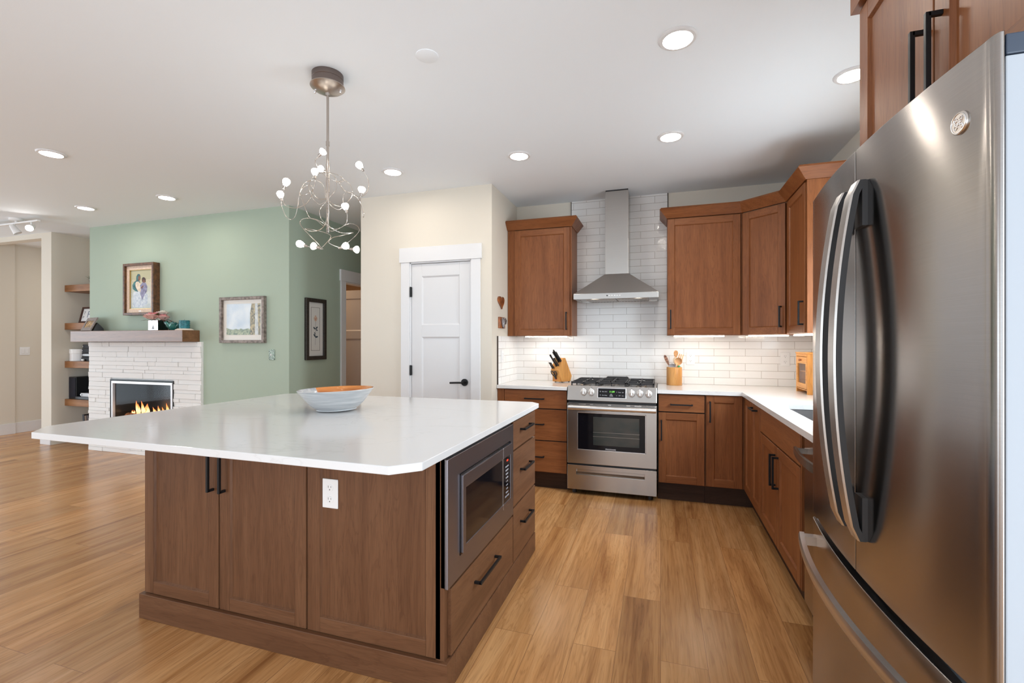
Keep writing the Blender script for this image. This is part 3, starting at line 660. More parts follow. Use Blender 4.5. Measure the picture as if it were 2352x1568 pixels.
part('toe_kick', B().box(.69, .71, 2.468, 3.382, 0, .15), TOEK, t)
slabfront(FRT, t, 2.474, 3.378, .722, .876, CAB['y'], name='drawer_front')
shaker(FRT, t, 2.930, 3.378, .150, .712, CMY, handle=('v', 2.962, .575, .18))
shaker(FRT, t, 2.474, 2.922, .150, .712, CMY, handle=('v', 2.890, .575, .18))
part('end_panel', B().box(.622, .64, 2.450, 2.466, .15, .882), CAB['z'], t)
# countertops
b = B(); b.box(XP+.002, -.770, 3.957, YB-.010, .884, ZT)
single('countertop', b, QUARTZ, 'short white quartz countertop left of the range, under the knife block', 'countertop', bevel=.0025)
SX0, SX1, SY0, SY1 = .712, 1.12, 2.56, 3.285
b = B(); hole = []; rr = .05
for cx, cy, a0 in ((SX1-rr, SY1-rr, 0), (SX0+rr, SY1-rr, PI/2), (SX0+rr, SY0+rr, PI), (SX1-rr, SY0+rr, 1.5*PI)):
    for k in range(5): hole.append((cx+rr*math.cos(a0+k*PI/8), cy+rr*math.sin(a0+k*PI/8)))
outer = [(-.026, 3.957), (.60, 3.957), (.60, 1.90), (XR-.005, 1.90), (XR-.005, YB-.010), (-.026, YB-.010)]
for z, sgn in ((ZT, 1), (.884, -1)):
    def ring(pts): return [b.v((x, y, z)) for x, y in pts]
    O, Hh = ring(outer), ring(hole); es = []
    for rg in (O, Hh):
        for i in range(len(rg)): es.append(b.bm.edges.new((rg[i], rg[(i+1) % len(rg)])))
    bmesh.ops.triangle_fill(b.bm, use_beauty=True, edges=es)
    if sgn == 1: Ot, Ht = O, Hh
for T_, B_ in ((Ot, O), (Ht, Hh)):
    for i in range(len(T_)): j = (i+1) % len(T_); b.f([T_[i], T_[j], B_[j], B_[i]])
single('countertop', b, QUARTZ, 'L-shaped white quartz countertop right of the range with the sink cut into it', 'countertop')
SINKM = steel('sink_steel', (.62, .62, .63, 1), .25, .3)
t = thing('sink', 'rectangular undermount stainless sink in the right-hand countertop', 'sink', ((SX0+SX1)/2, (SY0+SY1)/2, .68))
b = B(); e = .012
b.box(SX0-e, SX1+e, SY0-e, SY1+e, .684, .690); b.box(SX0-e, SX0-e+.006, SY0-e, SY1+e, .690, .883); b.box(SX1+e-.006, SX1+e, SY0-e, SY1+e, .690, .883); b.box(SX0-e, SX1+e, SY0-e, SY0-e+.006, .690, .883); b.box(SX0-e, SX1+e, SY1+e-.006, SY1+e, .690, .883)
part('basin', b, SINKM, t, bevel=.002)
b = B(); b.lathe([(0, .001), (.04, .001), (.045, .006), (.0, .003)], (.93, 2.92, .690), n=24); part('drain', b, CHROME, t, smooth=True)
t = thing('faucet', 'tall curved chrome faucet behind the sink', 'faucet', (1.17, 2.92, ZT))
b = B(); b.cyl((1.17, 2.92, ZT), (1.17, 2.92, ZT+.03), .026, n=20); b.tube(catmull([(1.17, 2.92, ZT+.02), (1.17, 2.92, ZT+.22), (1.14, 2.92, ZT+.31), (1.06, 2.92, ZT+.33), (.99, 2.92, ZT+.28), (.985, 2.92, ZT+.21)]), .012, 12); part('spout', b, CHROME, t, smooth=True)
b = B(); b.tube([(1.17, 2.90, ZT+.06), (1.17, 2.85, ZT+.075), (1.17, 2.82, ZT+.10)], .006, 10); part('lever', b, CHROME, t, smooth=True)
# dishwasher
t = thing('dishwasher', 'stainless dishwasher with curved bar handle between sink cabinet and refrigerator', 'dishwasher', (.9, 2.16, 0))
part('body', B().box(.66, 1.2, 1.885, 2.435, .05, .875), BLKPL, t)
part('door', B().box(.625, .66, 1.885, 2.425, .12, .872), FRST, t, bevel=.004)
part('kick_plate', B().box(.69, .70, 1.885, 2.425, .0, .11), BLKPL, t)
b = B(); pts = [(.575-.022*math.sin(PI*i/14), 1.915+i*.48/14, .812) for i in range(15)]
for p, q in zip(pts, pts[1:]): b.hexa([(p[0], p[1], .795), (q[0], q[1], .795), (q[0]+.012, q[1], .795), (p[0]+.012, p[1], .795), (p[0], p[1], .828), (q[0], q[1], .828), (q[0]+.012, q[1], .828), (p[0]+.012, p[1], .828)])
for y in (1.925, 2.385): b.box(.575, .63, y-.008, y+.012, .800, .824)
part('handle', b, STEEL, t, smooth=True)

# ------------------------------------------------------------------ gas range
RX0, RX1, RY = -.764, -.030, 3.94
t = thing('gas_range', 'stainless slide-in gas range with black grates under the hood', 'range', (-.397, 4.25, 0))
part('body', B().box(RX0+.004, RX1-.004, RY+.03, YB-.012, .035, .905), BLKPL, t, bevel=.002)
b = B()
for x in (RX0+.05, RX1-.05):
    for y in (RY+.07, YB-.1): b.cyl((x, y, 0), (x, y, .036), .018, n=14)
part('feet', b, BLKPL, t)
FR = Face((0, RY), (1, 0), (0, -1))
b = B(); b.extr([(RX0, RY-.012, .806), (RX0, RY+.05, .806), (RX0, RY+.05, .930), (RX0, RY+.020, .930)], (RX1-RX0, 0, 0))
cpn = part('control_panel', b, STEEL, t, bevel=.003)
pn = Vector((0, -.124, -.032)).normalized(); pv = Vector((0, .032, .124)).normalized()
pc = lambda x, z, o=0: Vector((x, RY-.012+(z-.806)*.032/.124, z))+pn*o
b = B(); b.extr([pc(-.508, .834, .0002), pc(-.272, .834, .0002), pc(-.272, .918, .0002), pc(-.508, .918, .0002)], pn*.003); part('display_bezel', b, CHROME, cpn, bevel=.001)
b = B(); b.extr([pc(-.502, .839, .002), pc(-.278, .839, .002), pc(-.278, .913, .002), pc(-.502, .913, .002)], pn*.002); part('display', b, BLKGL, cpn)
PT = lambda x, z: frameM(pc(x, z, .0042), (1, 0, 0), pv)
GREENL = emis('green_clock_digits', (.25, .9, .12, 1), .9)
text('clock_digits', '11:59', .020, PT(-.388, .887), GREENL, cpn)
for x, z, s_ in ((-.484, .887, 'O'), (-.460, .887, 'Bake'), (-.437, .887, 'Broil'), (-.349, .884, '^'), (-.325, .884, 'Timer'), (-.299, .884, 'Self'), (-.484, .857, '9'), (-.460, .857, 'Conv'), (-.437, .857, 'Keep'),
                 (-.393, .868, 'Set'), (-.393, .860, 'Clock'), (-.393, .852, 'On/Off'), (-.349, .857, 'v'), (-.325, .857, 'OFF'), (-.299, .857, 'Start')):
    text('lettering', s_, .0095 if len(s_) > 1 else .013, PT(x, z), GLYPH, cpn)
KNB = plain('knob_silver', (.74, .73, .72, 1), .35, .35)
def knob(x):
    b = B(); z = .879; c = pc(x, z); n_ = 28
    b.lathe([(0, 0), (.030, 0), (.030, .006), (.026, .008), (.023, .026), (.020, .030), (0, .030)], c, pn, n=28)
    T = frameM(c, (1, 0, 0), pv)
    for q in ([(-.0075, -.027, .004), (.0075, -.027, .004), (.0075, .032, .004), (-.0075, .032, .004), (-.005, -.026, .038), (.005, -.026, .038), (.005, .029, .036), (-.005, .029, .036)],): b.hexa([T @ Vector(p) for p in q])
    k = part('knob', b, KNB, t, smooth=True, bevel=.001)
    text('marker', 'o', .016, frameM(pc(x, .917, .001), (1, 0, 0), pv), BLKPL, k)
for x in (-.624, -.560, -.228, -.162, -.094): knob(x)
part('door_gap_backing', B().box(RX0+.006, RX1-.006, RY+.028, RY+.04, .05, .81), BLKPL, t)
wx0, wx1, wz0, wz1 = -.677, -.116, .387, .705
b = B(); ringslab(FR, b, (RX0, RX1, .268, .782), (wx0, wx1, wz0, wz1), -.03, 0)
od = part('oven_door', b, STEEL, t, bevel=.002)
b = B(); g_ = .005
for a0, a1, z0, z1 in ((wx0, wx1, wz0, wz0+g_), (wx0, wx1, wz1-g_, wz1), (wx0, wx0+g_, wz0, wz1), (wx1-g_, wx1, wz0, wz1)): FR.slab(b, a0, a1, -.01, .002, z0, z1)
part('window_rim', b, CHROME, od, bevel=.001)
b = B(); FR.slab(b, wx0+g_, wx1-g_, -.02, -.001, wz0+g_, wz1-g_); part('window', b, BLKGL, od)
OVIN = noisy('oven_inner_glass', (.020, .028, .027, 1), (.045, .044, .038, 1), 5, .12, 2, (1, 1, 2))
b = B(); FR.slab(b, -.545, -.165, -.006, -.0004, .430, .672); part('inner_window', b, OVIN, od, bevel=.004)
b = B()
for z in (.505, .540): FR.slab(b, -.545, -.165, -.001, .0004, z, z+.0016)
part('oven_rack', b, SATIN, od)
text('brand_lettering', 'FRIGIDAIRE', .017, FACE_Y(-.398, RY-.0006+.0008, .402), GLYPH, od)
for a0, a1 in ((-.752, -.665), (-.605, -.570), (-.545, -.42), (-.395, -.27), (-.24, -.205), (-.150, -.045)): 
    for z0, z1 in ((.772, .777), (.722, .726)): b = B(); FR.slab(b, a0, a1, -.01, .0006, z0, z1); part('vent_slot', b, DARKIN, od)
b = B(); sec = [(0.020*math.cos(q), .019*math.sin(q)) for q in [2*PI*i/18 for i in range(18)]]
b.extr([(-.752, RY-.042+.6*x, .748+z) for x, z in sec], (.718, 0, 0)); 
for x in (-.745, -.055): b.box(x, x+.018, RY-.04, RY+.002, .736, .760)
part('handle', b, plain('handle_steel', (.74, .72, .70, 1), .3, 1), od, smooth=True)
b = B(); ringslab(FR, b, (RX0, RX1, .045, .253), (-.688, -.126, .175, .219), -.03, 0)
dr = part('storage_drawer', b, STEEL, t, bevel=.002)
b = B(); b.quad([(-.688, RY-.001, .219), (-.126, RY-.001, .219), (-.126, RY+.024, .212), (-.688, RY+.024, .212)]); b.quad([(-.688, RY+.024, .212), (-.126, RY+.024, .212), (-.126, RY+.024, .192), (-.688, RY+.024, .192)]); b.quad([(-.688, RY+.024, .192), (-.126, RY+.024, .192), (-.126, RY+.002, .176), (-.688, RY+.002, .176)])
part('drawer_grip', b, STEEL, dr)
part('cooktop', B().box(RX0+.004, RX1-.004, RY+.035, YB-.012, .905, .922), STEEL, t, bevel=.003)
b = B(); b.extr([(-.53, YB-.06, .922), (-.26, YB-.06, .922), (-.30, YB-.06, .972), (-.49, YB-.06, .972)], (0, .045, 0)); part('rear_vent', b, IRON, t, bevel=.003)
gy0, gy1 = RY+.06, YB-.075
for gx0, gx1 in ((RX0+.022, -.522), (-.516, -.278), (-.272, RX1-.022)):
    b = B(); z0, z1 = .945, .960; wd = .011
    for y in (gy0, gy1-wd): b.box(gx0, gx1, y, y+wd, z0, z1)
    for x in (gx0, gx1-wd): b.box(x, x+wd, gy0, gy1, z0, z1)
    ym = (gy0+gy1)/2; xm = (gx0+gx1)/2; b.box(gx0, gx1, ym-wd/2, ym+wd/2, z0, z1)
    for cy in ((gy0+ym)/2, (ym+gy1)/2):
        for a in range(4):
            dx, dy = ((1, 0), (-1, 0), (0, 1), (0, -1))[a]; hx = (gx1-gx0)/2; hy = (gy1-gy0)/4
            b.box(min(xm+dx*.028, xm+dx*hx)-(wd/2 if dy else 0), max(xm+dx*.028, xm+dx*hx)+(wd/2 if dy else 0), min(cy+dy*.028, cy+dy*hy)-(wd/2 if dx else 0), max(cy+dy*.028, cy+dy*hy)+(wd/2 if dx else 0), z0, z1+.003)
    for x in (gx0, gx1-wd):
        for y in (gy0, ym-wd/2, gy1-wd): b.box(x, x+wd, y, y+wd, .921, z0)
    b.box(xm-wd/2, xm+wd/2, gy0-.002, gy0+wd, .921, z0)
    part('grate', b, IRON, t, bevel=.002)
for x, y in ((-.632, 4.10), (-.632, 4.36), (-.397, 4.23), (-.158, 4.10), (-.158, 4.36)):
    b = B(); b.lathe([(0, 0), (.045, 0), (.047, .006), (.036, .012), (.034, .018), (0, .018)], (x, y, .921), n=28, mis=[0, 0, 0, 1, 1]); part('burner', b, [SATIN, IRON], t, smooth=True)

# ------------------------------------------------------------------ range hood
HX0, HX1, HY = -.752, -.018, 4.17
t = thing('range_hood', 'stainless pyramid range hood with tall chimney above the range', 'range hood', (-.385, 4.4, 1.665))
b = B(); b.box(-.488, -.278, 4.33, YB-.009, 1.925, 2.688); part('chimney', b, STEEL, t, bevel=.003)
part('chimney_gap_shade', B().box(-.484, -.282, 4.335, YB-.010, 2.68, CE), BLKPL, t)  # black block stands in for shade in the gap below the ceiling
b = B(); yb = YB-.009; lo = [(HX0, HY, 1.737), (HX1, HY, 1.737), (HX1, yb, 1.737), (HX0, yb, 1.737)]; hi = [(-.490, 4.328, 1.928), (-.276, 4.328, 1.928), (-.276, yb, 1.928), (-.490, yb, 1.928)]
b.hexa(lo+hi); part('canopy', b, STEEL, t, bevel=.002)
b = B(); lo = [(HX0, HY), (HX1, HY), (HX1, yb), (HX0, yb)]; li = [(HX0+.012, HY+.012), (HX1-.012, HY+.012), (HX1-.012, yb-.012), (HX0+.012, yb-.012)]
V = [[b.v((x, y, z)) for x, y in q] for q, z in ((lo, 1.688), (lo, 1.737), (li, 1.737), (li, 1.688))]
for A, C in ((V[0], V[1]), (V[1], V[2]), (V[2], V[3]), (V[3], V[0])):
    for i in range(4): b.f([A[i], A[(i+1) % 4], C[(i+1) % 4], C[i]])
part('canopy_lip', b, STEEL, t, bevel=.001)
b = B(); b.box(HX0+.012, HX1-.012, HY+.012, yb-.012, 1.700, 1.706); part('underside', b, STEEL, t)
for x in (-.66, -.375):
    b = B(); b.box(x, x+.27, HY+.10, yb-.05, 1.690, 1.700)
    for k in range(9): b.box(x+.015+k*.028, x+.027+k*.028, HY+.115, yb-.065, 1.687, 1.690)
    part('filter', b, SATIN, t, bevel=.001)
HL = emis('lit_hood_lamp', (1, .93, .82, 1), 3)
for x in (-.58, -.19): b = B(); b.cyl((x, HY+.055, 1.694), (x, HY+.055, 1.701), .032, n=24); part('lamp', b, HL, t)
b = B(); b.cyl((-.452, HY-.003, 1.715), (-.452, HY, 1.715), .006, n=14); part('button', b, BLKPL, t)
for k in range(5): b = B(); b.box(-.436+k*.022, -.424+k*.022, HY-.003, HY, 1.712, 1.718); part('button', b, WHTPL, t)

# ------------------------------------------------------------------ upper cabinets
FU = Face((0, 4.27), (1, 0), (0, -1))
ZU0, ZU1, ZC = 1.362, 2.382, 2.466
t = thing('upper_cabinet', 'brown single-door upper cabinet left of the range hood', 'cabinet', (-1.1, 4.43, ZU0), 0, 'upper cabinets')
part('body', B().box(XP+.003, -.790, 4.29, YB-.010, ZU0, ZU1), CAB['z'], t, bevel=.001)
part('filler', B().box(XP+.003, -1.347, 4.282, 4.29, ZU0, ZU1), CAB['z'], t)
shaker(FU, t, -1.344, -.806, ZU0+.004, ZU1-.008, CM, handle=('v', -.836, 1.50, .165))
b = B(); sweep(b, [(XP+.002, 4.272), (-.788, 4.272), (-.788, YB-.010)], crprof(ZU1, ZC)); part('crown', b, CAB['x'], t)
t = thing('upper_cabinet', 'brown wide single-door upper cabinet right of the range hood', 'cabinet', (.35, 4.43, ZU0), 0, 'upper cabinets')
part('body', B().box(.056, .640, 4.29, YB-.010, ZU0, ZU1), CAB['z'], t, bevel=.001)
shaker(FU, t, .058, .636, ZU0+.004, ZU1-.008, CM, handle=('v', .083, 1.50, .165))
t = thing('upper_cabinet', 'brown angled corner upper cabinet between the wide one and the side run', 'cabinet', (.95, 4.35, ZU0), 0, 'upper cabinets')
XU = .92; c0, c1 = Vector((.648, 4.272)), Vector((XU-.004, 4.036)); cu = (c1-c0); cl = cu.length; cu.normalize(); cn = Vector((cu.y, -cu.x))
FC = Face(c0, cu, cn)
b = B(); q0, q1 = c0-cn*.022, c1-cn*.022
b.prism([(.643, q0.y), (q0.x, q0.y), (q1.x, q1.y), (XU+.02, q1.y-.0), (XR-.008, q1.y), (XR-.008, YB-.010), (.643, YB-.010)], ZU0, ZU1); part('body', b, CAB['z'], t)
shaker(FC, t, .004, cl-.004, ZU0+.004, ZU1-.008, CM, handle=('v', cl-.034, 1.50, .165))
t = thing('upper_cabinet', 'brown upper cabinet on the right wall beside the sink window', 'cabinet', (1.08, 3.78, ZU0), 0, 'upper cabinets')
part('body', B().box(XU+.022, XR-.003, 3.545, 4.03, ZU0, ZU1), CAB['z'], t, bevel=.001)
part('end_panel', B().box(XU+.006, XR-.003, 3.526, 3.544, ZU0, ZU1), CAB['z'], t, bevel=.001)
FS = Face((XU, 0), (0, 1), (-1, 0))
shaker(FS, t, 3.560, 4.022, ZU0+.004, ZU1-.008, CMY, handle=('v', 3.592, 1.50, .165))
b = B(); sweep(b, [(.054, YB-.010), (.054, 4.272), (.646, 4.272), (XU, 4.034), (XU, 3.524), (XR-.003, 3.524)], crprof(ZU1, ZC), side=1)
single('crown_moulding', b, CAB['x'], 'sloped brown crown moulding along the three right-hand upper cabinets', 'moulding')
# above-fridge cabinet
t = thing('upper_cabinet', 'brown two-door cabinet above the refrigerator with black pulls', 'cabinet', (.94, 1.38, 1.83), 0, 'upper cabinets')
part('body', B().box(.652, XR-.003, .925, 1.822, 1.83, 2.405), CAB['z'], t, bevel=.001)
FF = Face((.63, 0), (0, 1), (-1, 0))
shaker(FF, t, 1.384, 1.820, 1.834, 2.398, CMY, fw=.062, handle=('v', 1.418, 1.985, .19))
shaker(FF, t, .928, 1.378, 1.834, 2.398, CMY, fw=.062, handle=('v', 1.345, 1.985, .19))
b = B(); sweep(b, [(XR-.003, 1.826), (.630, 1.826), (.630, .92), (XR-.003, .92)], crprof(2.405, 2.49), side=-1); part('crown', b, CAB['y'], t)
# under-cabinet light bars
UCL = emis('lit_light_bar', (1, .90, .76, 1), 27)
def ucl(F, a0, a1, depth, label):
    c = F.p((a0+a1)/2, -depth, ZU0-.012); t = thing('light_bar', label, 'under-cabinet light', c, 0, 'under-cabinet light bars')
    b = B(); F.slab(b, a0, a1, -depth-.02, -depth+.02, ZU0-.006, ZU0); part('housing', b, WHTPL, t)
    b = B(); F.slab(b, a0+.004, a1-.004, -depth-.016, -depth+.021, ZU0-.013, ZU0-.006); part('diffuser', b, UCL, t)
ucl(FU, -1.25, -.84, .06, 'glowing light bar under the upper cabinet left of the hood')
ucl(FU, .11, .52, .06, 'glowing light bar under the wide upper cabinet right of the hood')
ucl(FC, .02, cl-.02, .07, 'glowing light bar under the angled corner upper cabinet')
ucl(FS, 3.60, 4.00, .06, 'glowing light bar under the upper cabinet on the right wall')

# ------------------------------------------------------------------ refrigerator
YC, HB = 1.378, .463
fx = lambda y: .468+.032*((y-YC)/HB)**2
t = thing('refrigerator', 'stainless French-door refrigerator with bowed doors and freezer drawer', 'refrigerator', (.85, YC, 0))
part('body', B().box(.585, 1.20, YC-HB+.006, YC+HB-.006, .03, 1.755), plain('fridge_grey_case', (.30, .31, .33, 1), .45), t, bevel=.003)
part('grille', B().box(.56, .60, YC-HB+.02, YC+HB-.02, .012, .09), BLKPL, t)
def front(y0, y1, z0, z1, name, rl=0, rh=0):
    pts = []; n = 22
    for i in range(n+1):
        y = y0+(y1-y0)*i/n; pts.append([fx(y), y])
    if rl:   # rounded near corner
        r = .030; rx = .0085; pts = [p for p in pts if p[1] > y0+r]; x0 = fx(y0+r); pts = [[x0+rx-rx*math.cos(q), y0+r-r*math.sin(q)] for q in [PI/2*(1-k/8) for k in range(9)]]+pts
    if rh:
        r = .030; rx = .0085; pts = [p for p in pts if p[1] < y1-r]; x0 = fx(y1-r); pts = pts+[[x0+rx-rx*math.cos(q), y1-r+r*math.sin(q)] for q in [PI/2*k/8 for k in range(9)]]
    pts = [[p[0], p[1]] for p in pts]+[[.5075, y1], [.5075, y0]]
    b = B(); b.prism(pts, z0, z1); return part(name, b, FRST, t, smooth=True, bevel=.0015)
dn = front(YC-HB, YC-.003, .725, 1.783, 'door', rl=1); df = front(YC+.003, YC+HB, .725, 1.783, 'door', rh=1)
fz = front(YC-HB, YC+HB, .10, .700, 'freezer_drawer', 1, 1)
for nm, y0, y1, z0, z1, par in (('door_liner', YC-HB+.003, YC-.006, .728, 1.745, dn), ('door_liner', YC+.006, YC+HB-.003, .728, 1.745, df), ('drawer_liner', YC-HB+.003, YC+HB-.003, .105, .695, fz)):
    part(nm, B().box(.5095, .583, y0, y1, z0, z1), LINER, par, bevel=.002)
for y0, y1, par in ((YC-HB+.001, YC-.004, dn), (YC+.004, YC+HB-.001, df)): part('door_cap', B().box(.509, .584, y0, y1, 1.746, 1.778), DBLUE, par, bevel=.002)
part('gap_shadow_strip', B().box(.50, .53, YC-.0028, YC+.0028, .73, 1.775), CHROME, t)  # strip set between the doors to stand for the gap's shadow line
for y in (YC-HB+.012, YC+HB-.072):
    b = B(); b.box(.545, .66, y, y+.06, 1.755, 1.792); b.extr([(.56, y+.004, 1.79), (.64, y+.004, 1.79), (.62, y+.004, 1.815), (.575, y+.004, 1.815)], (0, .04, 0)); part('hinge_cover', b, DBLUE, t, bevel=.004)
HST = steel('handle_stainless', (.66, .64, .62, 1), .30, .3); HDK = plain('handle_side_grey', (.045, .045, .047, 1), .45, .2)
def vhandle(y0, y1, par):
    b = B(); n = 26; z0, z1 = .825, 1.688; prev = None
    def sec(i):
        u = i/n; z = z0+(z1-z0)*u; xo = .441-.042*(1-(2*u-1)**2); th = .017
        if i in (0, n): xo += .008
        return [(xo, y0+.004, z), (xo, y1-.004, z), (xo+.004, y1, z), (xo+th, y1, z), (xo+th, y0, z), (xo+.004, y0, z)]
    rings = [[b.v(p) for p in sec(i)] for i in range(n+1)]
    for A, C in zip(rings, rings[1:]):
        for k in range(6): b.f([A[k], A[(k+1) % 6], C[(k+1) % 6], C[k]], 0 if k in (0, 1, 5) else 1)
    b.f(list(reversed(rings[0])), 1); b.f(rings[-1], 0)
    for lo, hi in ((z0, z0+.105), (z1-.11, z1)): b.box(.4575, fx((y0+y1)/2)+.004, y0+.001, y1-.001, lo+.001, hi-.001, 1)
    part('handle', b, [HST, HDK], par, smooth=True, ang=25)
vhandle(1.305, 1.352, dn); vhandle(1.404, 1.451, df)
b = B(); n = 30; rings = []
for i in range(n+1):
    u = i/n; y = YC-.42+.84*u; xo = fx(y)-.045-.020*(1-(2*u-1)**2)
    rings.append([b.v(p) for p in ((xo, y, .626), (xo-.003, y, .634), (xo-.003, y, .650), (xo, y, .658), (xo+.014, y, .658), (xo+.014, y, .626))])
for A, C in zip(rings, rings[1:]):
    for k in range(6): b.f([A[k], A[(k+1) % 6], C[(k+1) % 6], C[k]])
b.f(list(reversed(rings[0]))); b.f(rings[-1])
for y in (YC-.41, YC+.385): b.box(fx(y)-.04, fx(y)+.004, y-.003, y+.028, .628, .656)
part('handle', b, HST, fz, smooth=True)
# round badge on the near door
by, bz = .992, 1.676; bn = Vector((-1, -.12, 0)).normalized(); bc = Vector((fx(by), by, bz)); bu = Vector((.12, -1, 0)).normalized()
b = B(); b.lathe([(0, 0), (.019, 0), (.0195, .003), (.018, .0045), (0, .0045)], bc-bn*.001, bn, n=36); bd = part('badge', b, plain('badge_silver', (.62, .58, .54, 1), .25, 1), dn, smooth=True)
BM = frameM(bc+bn*.0038, bu, (0, 0, 1))
b = B(); b.tube([BM @ Vector((.0165*math.cos(2*PI*i/36), .0165*math.sin(2*PI*i/36), 0)) for i in range(37)], .0007, 6)
for k in range(4):
    a = PI/4+k*PI/2; b.tube([BM @ Vector((math.cos(a+.5*math.sin(q))*(.010+.003*math.cos(2*q)), math.sin(a+.5*math.sin(q))*(.010+.003*math.cos(2*q)), 0)) for q in [i*.5 for i in range(13)]], .0007, 6)
part('badge_relief', b, CHROME, bd, smooth=True)
text('badge_lettering', 'GE', .014, BM, CHROME, bd, .0006)

# ------------------------------------------------------------------ things on the counters
# glazed bowl on the island
t = thing('bowl', 'wide stoneware bowl, pale grey outside and orange inside, on the island', 'bowl', (-1.755, 2.205, ZT+.0032))
GLZ = noisy('pale_grey_glaze', (.40, .42, .44, 1), (.56, .575, .58, 1), 3, .22, 5, (2, 2, 34), coat=.5)
ORG = noisy('orange_glaze', (.42, .13, .025, 1), (.72, .27, .06, 1), 2.2, .25, 4, (2, 2, 14), coat=.5)
GRYB = noisy('blue_grey_glaze', (.24, .27, .31, 1), (.62, .65, .66, 1), 14, .25, coat=.5)
b = B(); out = [(0, .004), (.100, 0), (.108, .003), (.106, .008), (.128, .022), (.152, .044), (.172, .070), (.190, .096), (.203, .112), (.207, .116), (.204, .119), (.197, .113), (.182, .090), (.160, .060), (.13, .032), (.09, .016), (0, .012)]
ri = []
for r_, h in out: ri.append((r_+(.0012*math.sin(h*420) if .02 < h < .1 else 0), h))
b.T = Matrix.Rotation(math.radians(-1.6), 4, 'Y')
b.lathe(ri, (0, 0, 0), n=64, mis=[0]*10+[1]*6)
for f in b.bm.faces:
    c = f.calc_center_median()
    if f.material_index == 1 and c.x < -.11-.0*c.y and c.y < .05 and math.hypot(c.x, c.y) > .12: f.material_index = 2
o = part('vessel', b, [GLZ, ORG, GRYB], t, smooth=True, local=True)
# knife block
t = thing('knife_block', 'slanted wooden knife block with black-handled knives on the left countertop', 'knife block', (-.945, 4.40, ZT), math.radians(-33))
b = B(); prof = [(0, .008), (.115, .008), (.135, .06), (.045, .236), (.012, .236), (-.045, .118)]
b.extr([(-.055, y, z) for y, z in prof], (.11, 0, 0)); part('block', b, PINE, t, bevel=.002, local=True)
b = B(); b.box(-.052, .040, -.022, .002, .008, .062); part('front_pocket', b, PINE, t, bevel=.002, local=True)
b = B(); [b.cyl((x, y, 0), (x, y, .009), .007, n=10) for x in (-.045, .045) for y in (.01, .105)]; part('feet', b, BLKPL, t, local=True)
KB = plain('knife_handle_black', (.014, .012, .012, 1), .3)
sd = Vector((0, .045+.012, .118)).normalized(); nd = Vector((0, -.118, .057)).normalized(); o0 = Vector((0, -.045, .118))
hd = Vector((0, -.62, .78)).normalized()
for x, s, ln, r_ in ((-.036, .018, .075, .007), (-.018, .020, .072, .007), (-.020, .066, .115, .0105), (.004, .046, .085, .009), (.016, .088, .125, .010), (.028, .050, .095, .009), (.018, .104, .13, .0095), (.040, .098, .112, .012)):
    p = o0+sd*s+Vector((x, 0, 0)); b = B(); b.tube([p-hd*.01, p+hd*.006, p+hd*ln*.3, p+hd*ln*.6, p+hd*ln*.92, p+hd*ln], lambda u, r_=r_: r_*(.78+.22*math.sin(u*PI*1.6)**2) if u < .98 else r_*.7, 10)
    part('knife_handle', b, KB, t, smooth=True, local=True)
t2 = thing('kitchen_scissors', 'black-handled kitchen scissors hanging in the front of the knife block', 'scissors', (-.945, 4.40, ZT), math.radians(-33))
b = B(); fn = Vector((0, -.045, .11)).normalized(); 
fp = lambda x, s: Vector((x, -.004, .008))+fn*s+Vector((0, -.010, 0))
for cx, tl in ((-.026, -.25), (.012, .2)):
    b.tube([fp(cx+.0155*math.cos(q)+tl*.02*math.sin(q), .088+.022*math.sin(q)) for q in [2*PI*i/24 for i in range(25)]], .0045, 8)
b.extr([fp(-.032, .070), fp(-.004, .045), fp(.004, .045), fp(.022, .070), fp(.004, .064), fp(-.014, .064)], (0, -.008, 0)); b.extr([fp(-.010, .058), fp(-.008, .028), fp(.010, .028), fp(.010, .058)], (0, -.008, 0))
part('handles', b, KB, t2, smooth=True, local=True)
b = B(); b.extr([fp(-.009, .028), fp(-.009, .022), fp(.009, .022), fp(.009, .028)], (0, -.0085, 0)); part('red_band', b, plain('red_plastic', (.5, .03, .02, 1), .4), t2, local=True)
# utensil crock
CXc, CYc = .118, 4.44
t = thing('utensil_crock', 'round bamboo utensil crock on the counter right of the range', 'crock', (CXc, CYc, ZT))
b = B(); b.lathe([(0, .001), (.066, .001), (.067, .003), (.067, .160), (.065, .163), (.060, .163), (.060, .012), (0, .012)], (CXc, CYc, ZT), n=40); part('cup', b, BAMBOO, t, smooth=True)
WD = wood('spoon_wood', 'z', (.50, .24, .10, 1), (.62, .33, .15, 1), (.72, .44, .23, 1), .5)
PALEW = wood('pale_spoon_wood', 'z', (.60, .46, .32, 1), (.70, .57, .42, 1), (.78, .67, .52, 1), .5)
ex = Vector((1, 0, 0)); 
def stick(name, label, base, tip, r, mat, head):
    b = B(); p0 = Vector((CXc+base[0], CYc+base[1], ZT+.016)); p1 = Vector((CXc+tip[0], CYc+tip[1], ZT+tip[2])); b.tube([p0, p0.lerp(p1, .5), p1], r, 10)
    head(b, p1, (p1-p0).normalized())
    return single(name, b, mat, label, 'utensil', 'utensils in the bamboo crock', smooth=True)
def paddle(w, l, th=.006, holes=False):
    def h(b, p, d):
        u = Vector((1, -.25, 0)); u = (u-d*u.dot(d)).normalized(); n_ = u.cross(d).normalized()
        q = [p+u*w*math.cos(a)*(.75+.25*math.sin(a))+d*(l*.5+l*.5*math.sin(a)) for a in [2*PI*i/22 for i in range(22)]]
        b.extr([x-n_*th/2 for x in q], n_*th)
        if holes:
            for k in range(5): a = 2*PI*k/5; c = p+d*l*.5+u*w*.5*math.cos(a)+d*l*.28*math.sin(a); b.cyl(c-n_*(th/2+.0006), c+n_*(th/2+.0006), w*.13, n=10, mi=1)
    return h
